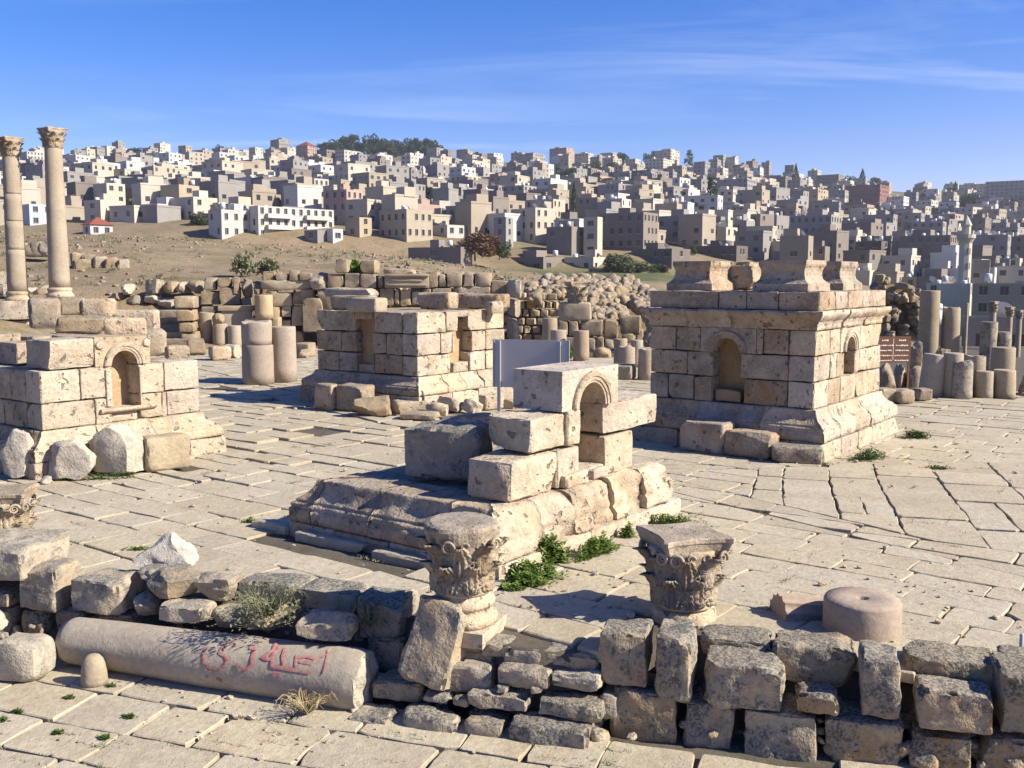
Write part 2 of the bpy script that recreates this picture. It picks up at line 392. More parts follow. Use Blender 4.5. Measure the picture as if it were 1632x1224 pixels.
def terrain_material():
    k = NT('hillside_earth'); tc = k.n('ShaderNodeTexCoord'); v = tc.outputs['Object']
    sp = k.n('ShaderNodeSeparateXYZ'); k.l(v, sp.inputs[0])
    n1 = k.noise(v, 0.09, 8, 0.65); n2 = k.noise(v, 1.4, 8, 0.7); n3 = k.noise(v, 0.02, 6, 0.6)
    c = k.mix(k.ramp(n1, 0.35, 0.65), (0.20, 0.145, 0.085), (0.27, 0.205, 0.125))
    c = k.mix(k.ramp(n2, 0.5, 0.72), c, (0.11, 0.085, 0.048))
    # dry stubble and winter grass
    gr = k.math('MULTIPLY', k.ramp(k.noise(v, 0.22, 6, 0.7), 0.50, 0.62), 0.55)
    c = k.mix(gr, c, (0.11, 0.105, 0.045))
    field = k.math('MULTIPLY', k.ramp(sp.outputs[1], 88, 110), k.ramp(sp.outputs[1], 246, 232))
    field = k.math('MULTIPLY', field, k.ramp(sp.outputs[0], -6, 6))
    c = k.mix(k.math('MULTIPLY', field, k.ramp(n1, 0.25, 0.5, 0.35, 0.95)), c, k.mix(n2, (0.055, 0.075, 0.022), (0.09, 0.10, 0.035)))
    far = k.ramp(sp.outputs[1], 240, 300)
    cf = k.mix(k.ramp(n3, 0.4, 0.6), (0.20, 0.155, 0.10), (0.12, 0.10, 0.06))
    cf = k.mix(k.ramp(n1, 0.48, 0.62), cf, (0.065, 0.068, 0.03))
    c = k.mix(far, c, cf)
    k.l(c, k.b.inputs['Base Color']); k.b.inputs['Roughness'].default_value = 1.0
    k.bump(k.math('ADD', k.math('MULTIPLY', n2, 1.0), k.noise(v, 7, 4, 0.6)), 0.7, 0.12)
    return k.m
M['terrain'] = terrain_material()
def build_terrain():
    ks = []
    p = -2200
    while p < 3900:
        ks.append(p); p += 14 if -60 < p < 1700 else 90
    ys = [24, 31, 38]
    while ys[-1] < 1900: ys.append(ys[-1] + (1.1 if ys[-1] < 64 else 2.2 if ys[-1] < 130 else 5 if ys[-1] < 300 else 14 if ys[-1] < 1080 else 120))
    V = []; F = []
    for Y in ys:
        for p in ks:
            x = (p - CX) / FPX * Y; V.append((x, Y, terrain_z(x, Y)))
    n = len(ks)
    for i in range(len(ys) - 1):
        for j in range(n - 1): F.append((i * n + j, i * n + j + 1, (i + 1) * n + j + 1, (i + 1) * n + j))
    o = ob('terrain', mesh('terrain', V, F, M['terrain'])); tag(o, 'dry brown slope and green field rising to the town hill', kind='structure')
build_terrain()

def build_sheets():
    # earth bed under the plaza slabs, with a face down to the lower pavement
    xs = [-34 + 0.5 * i for i in range(137)]; V = []; F = []; rows = 74
    for x in xs:
        y0 = wall_front(x) + (0.62 if x > .6 else 0.12 if x > -.05 else .4 if x > -.65 else .62)
        sq = .3 if -.65 < x <= .6 else 1.0
        V.append((x, y0 - 0.75 * sq, LOW - 0.1))
        for q in (.55, .36, .2, .1): V.append((x, y0 - q * sq, LOW - .04 + .42 * max(0, 1 - q / .42) ** 1.4 + .05 * noise.noise(Vector((x * 1.7, q * 3, 4)))))
        for j in range(rows):
            y = y0 + (46 - y0) * (j / (rows - 1)) ** 1.35
            V.append((x, y, gz(x, y) - 0.032 + 0.006 * noise.noise(Vector((x * 3, y * 3, 0)))))
    n = rows + 5
    for i in range(len(xs) - 1):
        for j in range(n - 1): F.append((i * n + j, (i + 1) * n + j, (i + 1) * n + j + 1, i * n + j + 1))
    a = tag(ob('plaza_ground', mesh('plaza_ground', V, F, M['earth'])), 'earth bed of the raised plaza', kind='structure')
    V = []; F = []
    xs = [-40 + 1.0 * i for i in range(81)]; ys = [-30 + i for i in range(49)]
    for x in xs:
        for y in ys: V.append((x, min(y, wall_front(x) + 0.7), LOW - 0.05 + 0.006 * noise.noise(Vector((x, y, 2)))))
    n = len(ys)
    for i in range(len(xs) - 1):
        for j in range(n - 1): F.append((i * n + j, (i + 1) * n + j, (i + 1) * n + j + 1, i * n + j + 1))
    b = tag(ob('lower_ground', mesh('lower_ground', V, F, M['earth'])), 'earth bed of the lower pavement before the wall', kind='structure')
    return a, b
PLAZA, LOWER = build_sheets()

# ---------------------------------------------------------------- paving slabs
def clip_half(P, a, b, keep_left=True):
    """clip polygon P by the line a->b"""
    out = []; n = len(P); ex, ey = b[0] - a[0], b[1] - a[1]
    def sd(p):
        s = ex * (p[1] - a[1]) - ey * (p[0] - a[0]); return s if keep_left else -s
    for i in range(n):
        p, q = P[i], P[(i + 1) % n]; sp, sq = sd(p), sd(q)
        if sp >= 0: out.append(p)
        if (sp > 0 > sq) or (sp < 0 < sq):
            t = sp / (sp - sq); out.append((p[0] + (q[0] - p[0]) * t, p[1] + (q[1] - p[1]) * t))
    return out
def area(P): return 0.5 * sum(P[i][0] * P[(i + 1) % len(P)][1] - P[(i + 1) % len(P)][0] * P[i][1] for i in range(len(P)))
def grid_slabs(rng, ang, x0, x1, y0, y1, rw, ll):
    """rows of slabs in a frame turned by ang, over the frame box x0..x1, y0..y1"""
    c, s = math.cos(ang), math.sin(ang); out = []; y = y0
    def W(p): return (p[0] * c - p[1] * s, p[0] * s + p[1] * c)
    def wob(x, y): return y + 0.07 * noise.noise(Vector((x * .35, y * .35, 11)))
    while y < y1:
        h = rng.uniform(*rw); x = x0 - rng.uniform(0, 1.2)
        while x < x1:
            L = rng.uniform(*ll); sk = rng.uniform(-.05, .05) * h
            if rng.random() < .09 and h > .6:
                m = y + h * rng.uniform(.4, .6); parts = [(y, m), (m, y + h)]
            else: parts = [(y, y + h)]
            for (a, b) in parts:
                out.append([W((x, wob(x, a))), W((x + L, wob(x + L, a))), W((x + L + sk, wob(x + L, b))), W((x + sk * .5, wob(x, b)))])
            x += L
        y += h
    return out
def shape_slab(P, rng, gap):
    """wobbling outline with worn corners from a cell polygon; None if too small"""
    if area(P) < 0: P = P[::-1]
    if area(P) < 0.05: return None
    n = len(P); cx = sum(p[0] for p in P) / n; cy = sum(p[1] for p in P) / n
    # inset every edge by the joint gap
    Q = P[:]
    for i in range(n):
        a, b = P[i], P[(i + 1) % n]; ex, ey = b[0] - a[0], b[1] - a[1]; L = math.hypot(ex, ey)
        if L < 1e-4: continue
        g = gap * rng.uniform(.5, 1.7); nx, ny = -ey / L * g, ex / L * g
        Q = clip_half(Q, (a[0] + nx, a[1] + ny), (b[0] + nx, b[1] + ny))
        if len(Q) < 3: return None
    if area(Q) < 0.035: return None
    n = len(Q); out = []
    for i in range(n):
        a, b = Q[i], Q[(i + 1) % n]; L = math.hypot(b[0] - a[0], b[1] - a[1])
        c = min(rng.uniform(.01, .05) if rng.random() < .85 else rng.uniform(.08, .16), L * .3); k = max(1, int(L / .2))
        for j in range(k + 1):
            t = (c + (L - 2 * c) * j / k) / L if L > 1e-5 else 0
            d = rng.uniform(-.017, .014)
            x, y = a[0] + (b[0] - a[0]) * t, a[1] + (b[1] - a[1]) * t
            if L > 1e-5: x += -(b[1] - a[1]) / L * d; y += (b[0] - a[0]) / L * d
            out.append((x, y))
    return out
def slab_geo(O, z, rng, cx, cy, tilt=True):
    tx, ty = (rng.uniform(-.006, .006), rng.uniform(-.006, .006)) if tilt else (0, 0)
    n = len(O); V = []
    ins = rng.uniform(.005, .012)
    for (x, y) in O: V.append((x - cx, y - cy, z - .09))
    for (x, y) in O:
        V.append((x - cx, y - cy, z - ins * .9 + tx * (x - cx) + ty * (y - cy)))
    for (x, y) in O:
        d = math.hypot(x - cx, y - cy) or 1; f = max(.5, 1 - ins * 1.25 / d)
        X, Y = (x - cx) * f, (y - cy) * f; V.append((X, Y, z + tx * X + ty * Y))
    F = []
    for i in range(n):
        j = (i + 1) % n; F.append((i, j, n + j, n + i)); F.append((n + i, n + j, 2 * n + j, 2 * n + i))
    F.append(tuple(range(2 * n, 3 * n)))
    return V, F
def build_paving():
    rng = random.Random(41); cells = []
    AU = math.atan2(.602, -.799)                # rows run along the street grid
    Q = [tuple(G(px, py).xy) for px, py in ((1190, 812), (1300, 838), (1490, 862), (1760, 925), (2000, 900), (1800, 735), (1440, 738), (1325, 742), (1210, 748))]
    if area(Q) < 0: Q = Q[::-1]
    for P in grid_slabs(rng, AU, -30, 40, -34, 26, (.46, .80), (.55, 1.35)):
        rest = P; pieces = []
        for i in range(len(Q)):
            if len(rest) < 3: break
            a, b = Q[i], Q[(i + 1) % len(Q)]
            o = clip_half(rest, a, b, False)
            if len(o) >= 3: pieces.append(o)
            rest = clip_half(rest, a, b, True)
        cells += pieces
    for P in grid_slabs(rng, R(90 - 15.5), 5, 25, -14, 3, (.70, .98), (.8, 1.7)):
        for i in range(len(Q)):
            P = clip_half(P, Q[i], Q[(i + 1) % len(Q)])
            if len(P) < 3: break
        if len(P) >= 3: cells.append(P)
    up = []
    for P in cells:
        cx = sum(p[0] for p in P) / len(P); cy = sum(p[1] for p in P) / len(P)
        p = to_px((cx, cy, 0))
        if cy < wall_front(cx) + (.95 if p[0] > 985 else .05 if p[0] > 815 else .42 if p[0] > 700 else 1.0) or cy > 45: continue
        if not (-420 < p[0] < 2350): continue
        if p[0] > 1380 and cy > 27.5: continue
        if 455 < p[0] < 700 and 836 + (p[0] - 455) * .24 < p[1] < 862 + (p[0] - 455) * .27: continue
        if rng.random() < .008 and cy > 14: continue
        rough = p[0] < 640 and 615 < p[1] < 770
        O = shape_slab(P, rng, .02 if rough else .009 if cy < 20 else .013)
        if not O: continue
        up.append((O, cx, cy, gz(cx, cy) + rng.uniform(-.008, .007) * (3 if rough else 1), PLAZA))
    for P in grid_slabs(rng, R(-19), -18, 18, 0, 20, (.5, .66), (.55, 1.05)):
        cx = sum(p[0] for p in P) / len(P); cy = sum(p[1] for p in P) / len(P)
        if cy > wall_front(cx) + .1 or cy < 5.0: continue
        p = to_px((cx, cy, LOW))
        if not (-400 < p[0] < 2300): continue
        O = shape_slab(P, rng, .011)
        if O: up.append((O, cx, cy, LOW + rng.uniform(-.006, .006), LOWER))
    def seen(it):
        O, cx, cy, z, _ = it; p = to_px((cx, cy, z))
        if not (-60 < p[0] < 1700 and 500 < p[1] < 1270): return 0
        return abs(area([to_px((x, y, z)) for x, y in O]))
    up.sort(key=seen, reverse=True)
    rest = {PLAZA: MB(), LOWER: MB()}; cnt = {PLAZA: 0, LOWER: 0}
    for it in up:
        O, cx, cy, z, par = it; lim = 290 if par is PLAZA else 150
        if cnt[par] < lim and seen(it) > 60:
            V, F = slab_geo(O, z, rng, cx, cy); cnt[par] += 1
            ob('slab', mesh('slab', V, F, M['slab'], False), par, (cx, cy, 0))
        else:
            V, F = slab_geo(O, z, rng, cx, cy); rest[par].add([(v[0] + cx, v[1] + cy, v[2]) for v in V], F)
    for par, mb in rest.items():
        if mb.V: tag(ob('distant_slabs', mb.build('distant_slabs', M['slab']), par), None, kind='stuff')
build_paving()
# ================================================================ the four podia of the crossing
UX, UY = .602, .799
GRID = math.atan2(UY, UX)                       # local x runs along the sunlit face, local y along the shaded one
SEED = [100]
def nseed(): SEED[0] += 1; return SEED[0]
def blk(par, x0, x1, y0, y1, z0, z1, mat='podium', r=.016, amp=.014, chips=1, name='block', rz=0.0, gap=.0015, res=.09, rx=0.0, ry=0.0, lo=.8, hi=.97):
    s = nseed(); me = block_mesh(x1 - x0 - 2 * gap, y1 - y0 - 2 * gap, z1 - z0 - gap, M[mat], s, r, amp, chips, res, lo=lo, hi=hi, name=name)
    return ob(name, me, par, ((x0 + x1) / 2, (y0 + y1) / 2, (z0 + z1) / 2), (rx, ry, rz))
def fmap(face):
    return (lambda s, o, z: Vector((s, -o, z))) if face == 'lit' else (lambda s, o, z: Vector((-o, s, z)))
def densify(P, step):
    out = [P[0]]
    for a, b in zip(P, P[1:]):
        L = math.hypot(b[0] - a[0], b[1] - a[1]); n = max(1, int(L / step))
        for i in range(1, n + 1): out.append((a[0] + (b[0] - a[0]) * i / n, a[1] + (b[1] - a[1]) * i / n))
    return out
def sweep(par, face, s0, s1, prof, mat='podium', m0=False, m1=False, depth=.4, amp=.02, name='moulding_block', gap=.003, step=.04, seg=.07, wear=0.0):
    """one length of moulding; prof runs (out, z) from the top edge down"""
    f = fmap(face); P = densify([(-depth, prof[0][1])] + list(prof) + [(-depth, prof[-1][1])], step); n = len(P)
    k = max(2, int((s1 - s0) / seg)); V = []; F = []; sd = nseed(); off = Vector((sd * 1.37 % 50, sd * 2.11 % 50, 0))
    for i in range(k + 1):
        t = i / k
        for (o, z) in P:
            a = s0 + gap - (o if m0 else 0); b = s1 - gap + (o if m1 else 0)
            p = f(a + (b - a) * t, o, z)
            nz = fbm(p * 2.6 + off, 3) - .2
            d = amp * nz * 1.5 + amp * .5 * noise.noise(p * 11 + off) + (wear * (max(0, noise.noise(p * 1.5 + off * 2) - .05) + .5 * max(0, noise.noise(p * 4 + off))) if o > -.05 else 0)
            endr = .012 if i in (0, k) else 0
            p = p + f(0, -d - endr * .5, -d * .35) if face == 'lit' else p + f(0, -d - endr * .5, -d * .35)
            V.append(p)
    for i in range(k):
        for j in range(n - 1): F.append((i * n + j, i * n + j + 1, (i + 1) * n + j + 1, (i + 1) * n + j))
    F.append(tuple(range(n))); F.append(tuple(reversed([k * n + j for j in range(n)])))
    if face != 'lit': F = [tuple(reversed(q)) for q in F]
    F = [tuple(reversed(q)) for q in F]
    me = mesh(name, V, F, M[mat])
    me.polygons[-1].use_smooth = False; me.polygons[-2].use_smooth = False
    return ob(name, me, par)
def arch_block(par, face, c, wl, wr, r, z0, z1, th, mat='podium', name='niche_arch', ring=True, out=0.0, yb=0.0):
    f = fmap(face); V = []; F = []
    A = sorted(set([math.pi * i / 16 for i in range(17)] + [math.atan2(z1 - z0, wr), math.pi - math.atan2(z1 - z0, wl)]), reverse=True)
    I = []; O = []
    for a in A:
        ca, sa = math.cos(a), math.sin(a); I.append((c + r * ca, z0 + r * sa))
        t = 1e9
        if ca > 1e-6: t = min(t, wr / ca)
        if ca < -1e-6: t = min(t, -wl / ca)
        if sa > 1e-6: t = min(t, (z1 - z0) / sa)
        O.append((c + ca * t, z0 + sa * t))
    n = len(A); m = 4
    rows = []
    for o in (out, out - th):
        for q in range(m + 1):
            t = q / m; rows.append([f(I[i][0] + (O[i][0] - I[i][0]) * t, o - yb, I[i][1] + (O[i][1] - I[i][1]) * t) for i in range(n)])
    off = Vector((c * 3, z0, 9))
    for q, rw in enumerate(rows):
        for p in rw:
            d = .012 * fbm(p * 3 + off, 3); V.append(p + f(0, -abs(d), 0))
    def vid(q, i): return q * n + i
    for q in range(m):
        for i in range(n - 1):
            F.append((vid(q, i), vid(q, i + 1), vid(q + 1, i + 1), vid(q + 1, i)))
            F.append((vid(m + 1 + q, i), vid(m + 2 + q, i), vid(m + 2 + q, i + 1), vid(m + 1 + q, i + 1)))
    for i in range(n - 1):
        F.append((vid(0, i), vid(m + 1, i), vid(m + 1, i + 1), vid(0, i + 1)))
        F.append((vid(m, i), vid(m, i + 1), vid(2 * m + 1, i + 1), vid(2 * m + 1, i)))
    for i in (0, n - 1):
        q = [vid(k, i) for k in range(m + 1)] + [vid(m + 1 + k, i) for k in range(m, -1, -1)]
        F.append(tuple(q) if i else tuple(reversed(q)))
    if face == 'lit': F = [tuple(reversed(q)) for q in F]
    b = ob(name, mesh(name, V, F, M[mat], False), par)
    if ring:
        P = [(r - .002, -.02), (r - .002, .012), (r + .03, .014), (r + .032, .028), (r + .075, .03), (r + .078, .045), (r + .12, .05), (r + .135, .03), (r + .14, -.02)]
        V = []; F = []; n = len(P); k = 22
        for i in range(k + 1):
            a = math.pi * i / k
            for (rr, o) in P:
                rr2 = rr + .004 * noise.noise(Vector((a * 5, rr * 20, c))); V.append(f(c + rr2 * math.cos(a), out + o - yb, z0 + rr2 * math.sin(a) + .004))
        for i in range(k):
            for j in range(n - 1): F.append((i * n + j, i * n + j + 1, (i + 1) * n + j + 1, (i + 1) * n + j))
        F.append(tuple(range(n))); F.append(tuple(reversed([k * n + j for j in range(n)])))
        if face == 'lit': F = [tuple(reversed(q)) for q in F]
        ob('archivolt', mesh('archivolt', V, F, M[mat], False), b)
    return b
def courses(par, face, a0, rows, th, mat='podium', amp=.016, first=0.0, chips=1):
    """rows: (z0, z1, [cut, cut, ...]) ; a cut pair given as a tuple leaves an opening"""
    for (z0, z1, cuts) in rows:
        s = first if not isinstance(cuts[0], (list, tuple)) else cuts[0][1]
        for c in cuts:
            if isinstance(c, (tuple, list)):
                if c[0] > s + .02: one(par, face, s, c[0], z0, z1, th, mat, amp, chips)
                s = c[1]
            else:
                one(par, face, s, c, z0, z1, th, mat, amp, chips); s = c
def one(par, face, s0, s1, z0, z1, th, mat, amp, chips):
    j = random.Random(nseed()).uniform(-.006, .008)
    if face == 'lit': blk(par, s0, s1, j, th, z0, z1, mat, amp=amp, chips=chips)
    else: blk(par, j, th, s0, s1, z0, z1, mat, amp=amp, chips=chips)
def base_prof(z0, z1, o):
    h = z1 - z0
    return [(.0, z1), (.035, z1), (.05, z1 - .03 * h), (.055, z1 - .12 * h), (.085, z1 - .26 * h), (.14, z1 - .38 * h), (.205, z1 - .46 * h), (.225, z1 - .50 * h), (.215, z1 - .53 * h),
            (.25, z1 - .55 * h), (.275, z1 - .60 * h), (.265, z1 - .65 * h), (o - .06, z1 - .68 * h), (o - .045, z1 - .70 * h), (o - .04, z0)]
def square_post(par, hw, hd, prof, mat, name, loc, rz=0, seed=0, amp=.012):
    """four-sided turned profile: (grow, z) offsets from half sizes"""
    V = []; F = []; P = densify(prof, .05); ring = []
    k = 7
    for i in range(4 * k):
        e, t = divmod(i, k); t = t / k * 2 - 1
        ring.append([(t, -1), (1, t), (-t, 1), (-1, -t)][e])
    off = Vector((seed * 1.3, seed * .7, 0)); n = len(ring)
    for (g, z) in P:
        for (x, y) in ring:
            p = Vector((x * (hw + g), y * (hd + g), z)); p = p * (1 + 0) + Vector((x, y, 0)) * amp * (fbm(p * 3 + off, 3) - .3) * 1.2
            V.append(p)
    for j in range(len(P) - 1):
        for i in range(n): F.append((j * n + i, j * n + (i + 1) % n, (j + 1) * n + (i + 1) % n, (j + 1) * n + i))
    F.append(tuple(reversed(range(n)))); F.append(tuple((len(P) - 1) * n + i for i in range(n)))
    return ob(name, mesh(name, V, F, M[mat], False), par, loc, (0, 0, rz))

# ---- right podium: the complete one, with cornice and frieze
O4 = G(1314, 737)
BO = .33
def body_at(O, o=BO): return Vector((O.x + o * (UX - UY), O.y + o * (UY + UX), 0))
def podium_right():
    p = thing('niche_podium', 'tallest complete stone podium with cornice and arched niches, right of centre', 'podium', body_at(O4), GRID, 'podia of the crossing')
    a, b, th = 3.75, 3.3, .5; z = [0, .32, .85, 1.33, 1.79, 2.25, 2.59, 2.93]
    blk(p, .40, a - .1, .40, b - .1, 0, 2.86, 'podium', name='core', chips=0, amp=0)
    for s0, s1 in ((-BO, .55), (.55, 1.5), (1.5, 2.3), (2.3, a + BO)): blk(p, s0, s1, -BO, .3, -.1, z[1], 'pale', chips=1)
    for s0, s1 in ((.3, 1.3), (1.3, 2.5), (2.5, b + BO)): blk(p, -BO, .3, s0, s1, -.1, z[1], 'podium')
    pr = base_prof(z[1], z[2], BO)
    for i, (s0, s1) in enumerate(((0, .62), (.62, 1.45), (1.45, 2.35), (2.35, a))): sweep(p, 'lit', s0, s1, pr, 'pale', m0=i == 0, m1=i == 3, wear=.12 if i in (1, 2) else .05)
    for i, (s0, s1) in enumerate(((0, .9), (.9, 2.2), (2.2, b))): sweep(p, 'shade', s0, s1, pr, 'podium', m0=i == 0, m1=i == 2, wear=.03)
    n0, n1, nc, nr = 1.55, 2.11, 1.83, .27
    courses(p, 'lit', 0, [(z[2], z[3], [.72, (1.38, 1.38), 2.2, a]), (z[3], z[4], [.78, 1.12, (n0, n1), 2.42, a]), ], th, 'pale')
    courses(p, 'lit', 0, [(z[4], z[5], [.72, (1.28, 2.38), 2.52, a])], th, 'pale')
    blk(p, .72, 1.275, 0.02, th, z[4], z[5] - .02, 'podium')
    arch_block(p, 'lit', nc, .55, .55, nr, z[4], z[5] - .004, th, 'pale')
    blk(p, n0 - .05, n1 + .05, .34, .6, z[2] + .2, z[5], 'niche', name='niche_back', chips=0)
    m0, m1, mc = 1.42, 1.96, 1.70
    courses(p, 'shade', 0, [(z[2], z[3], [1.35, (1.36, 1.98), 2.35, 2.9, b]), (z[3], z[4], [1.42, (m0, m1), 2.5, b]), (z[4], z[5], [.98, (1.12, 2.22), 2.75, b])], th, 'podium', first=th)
    blk(p, 0, th, 1.0, 1.12, z[4], z[5], 'podium', chips=0)
    arch_block(p, 'shade', mc, .58, .52, .27, z[4], z[5] - .004, th, 'podium')
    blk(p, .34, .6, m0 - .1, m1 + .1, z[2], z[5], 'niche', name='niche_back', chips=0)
    blk(p, .05, .5, 1.42, 1.95, z[2] + .01, z[2] + .26, 'niche', name='niche_sill', chips=4, amp=.03)
    cp = [(.15, z[6]), (.15, z[6] - .07), (.13, z[6] - .10), (.10, z[6] - .15), (.06, z[6] - .17), (.055, z[6] - .20), (.02, z[6] - .24), (.012, z[5])]
    for i, (s0, s1) in enumerate(((0, 1.35), (1.35, 2.6), (2.6, a))): sweep(p, 'lit', s0, s1, cp, 'pale', m0=i == 0, m1=i == 2, wear=.10, name='cornice_block')
    for i, (s0, s1) in enumerate(((0, 1.6), (1.6, 2.5), (2.5, b))): sweep(p, 'shade', s0, s1, cp, 'podium', m0=i == 0, m1=i == 2, wear=.05, name='cornice_block')
    for s0, s1 in ((-.06, .75), (.75, 1.45), (1.45, 2.3), (2.3, a)): blk(p, s0, s1, -.06, .7, z[6], z[7], 'podium', chips=2)
    for s0, s1 in ((.7, 1.3), (1.3, 1.85), (1.85, b)): blk(p, -.06, .7, s0, s1, z[6], z[7], 'podium', chips=1)
    for x0, x1, y0, y1 in ((.72, 2.2, .72, 1.9), (2.2, a, .72, 1.9), (.72, 2.3, 1.9, b), (2.3, a, 1.9, b)): blk(p, x0, x1, y0, y1, z[6], z[7] - .02, 'podium', name='top_slab')
    Mx = Matrix.Translation(body_at(O4)) @ Matrix.Rotation(GRID, 4, 'Z')
    prof = [(.06, 0), (.06, .13), (.02, .16), (-.03, .21), (-.05, .28), (-.055, .36), (-.04, .42), (-.02, .45), (-.01, .48), (-.015, .555)]
    def ped(x, y, hw, hd, lab):
        q = thing('column_pedestal', lab, 'pedestal', Mx @ Vector((x, y, z[7])), GRID, 'column pedestals on the right podium')
        square_post(q, hw, hd, prof, 'podium', 'moulded_block', (0, 0, 0), 0, nseed())
    ped(.62, .72, .50, .46, 'waisted moulded pedestal block on the near corner of the tall right podium')
    ped(2.7, .80, .52, .46, 'waisted moulded pedestal block at the right end of the tall podium top')
    ped(.75, 2.6, .46, .42, 'waisted moulded pedestal block at the left end of the tall podium top')
    s = ob('broken_pedestal', block_mesh(1.2, .95, .58, M['podium'], 77, .08, .05, 7, .08, lo=.72, hi=.9), None, Mx @ Vector((1.8, 2.2, z[7] + .27)), (0, 0, GRID))
    tag(s, 'rounded broken pedestal stone between the waisted blocks on the tall podium', 'stone block', 'column pedestals on the right podium')
    return Mx
MX4 = podium_right()

# ---- left podium
O1 = G(56, 768)
def podium_left():
    p = thing('niche_podium', 'broken podium at the left with a pale arched niche and rosettes', 'podium', body_at(O1), GRID, 'podia of the crossing')
    a, b, th = 2.98, 3.4, .5; z = [0, .28, .72, 1.16, 1.69, 2.18]
    blk(p, .40, a - .1, .40, b - .1, 0, 1.66, 'podium', name='core', chips=0, amp=0)
    for s0, s1 in ((-BO, .8), (.8, 1.7), (1.7, 2.5), (2.5, a + BO)): blk(p, s0, s1, -BO, .3, -.1, z[1], 'pale')
    for s0, s1 in ((.3, 1.6), (1.6, b + BO)): blk(p, -BO, .3, s0, s1, -.1, z[1], 'podium')
    pr = base_prof(z[1], z[2], BO)
    for i, (s0, s1) in enumerate(((0, .9), (.9, 1.9), (1.9, a))): sweep(p, 'lit', s0, s1, pr, 'pale', m0=i == 0, m1=i == 2, wear=.05)
    for i, (s0, s1) in enumerate(((0, 1.2), (1.2, b))): sweep(p, 'shade', s0, s1, pr, 'podium', m0=i == 0, m1=i == 1)
    courses(p, 'lit', 0, [(z[2], z[3], [.92, (1.23, 1.75), 2.2, 2.29, a]), (z[3], z[4], [.68, (1.235, 1.74), 2.25, a])], th, 'pale')
    courses(p, 'shade', 0, [(z[2], z[3], [1.25, 2.3, b]), (z[3], z[4], [1.0, 2.2, b])], th, 'podium', first=th)
    blk(p, 1.235, 1.74, .06, .5, z[2], .97, 'pale', name='niche_sill', chips=0)
    blk(p, 1.15, 1.8, .34, .6, z[2] + .05, z[5] - .03, 'niche', name='niche_back', chips=0)
    arch_block(p, 'lit', 1.487, .53, .50, .245, z[4], z[5], th, 'pale')
    for sx in (1.04, 1.92):
        V, F = lathe([(.075, 0), (.07, .03), (.05, .045), (.03, .04), (.012, .05)], 10, wob=.25, seed=sx * 9)
        ob('rosette', mesh('rosette', V, F, M['pale']), p, (sx, .01, z[5] - .13), (R(90), 0, 0))
    for (x0, x1, zz) in ((1.12, 1.23, 1.0), (1.745, 1.80, 1.0)): blk(p, x0, x1, -.035, .05, zz, z[4] - .05, 'pale', name='jamb', chips=0, r=.015, amp=.006)
    sw = [(0, .97), (.06, .965), (.065, .93), (.03, .90), (0, .885)]
    sweep(p, 'lit', 1.0, 2.05, sw, 'pale', depth=.05, name='sill_moulding', amp=.006)
    blk(p, .16, .94, -.05, .75, z[4], z[5], 'pale', name='block', r=.03, chips=1)
    blk(p, 0.9, 1.9, 1.9, 2.9, z[4], z[5] - .05, 'podium', name='block'); blk(p, .3, 1.2, 1.3, 2.1, z[4], z[5] - .1, 'podium', name='block'); blk(p, .2, .85, 2.2, 3.2, z[4], z[5] + .02, 'podium', name='block')
    blk(p, 1.2, 2.0, .7, 1.85, z[4], z[5] - .03, 'podium', name='block')
podium_left()

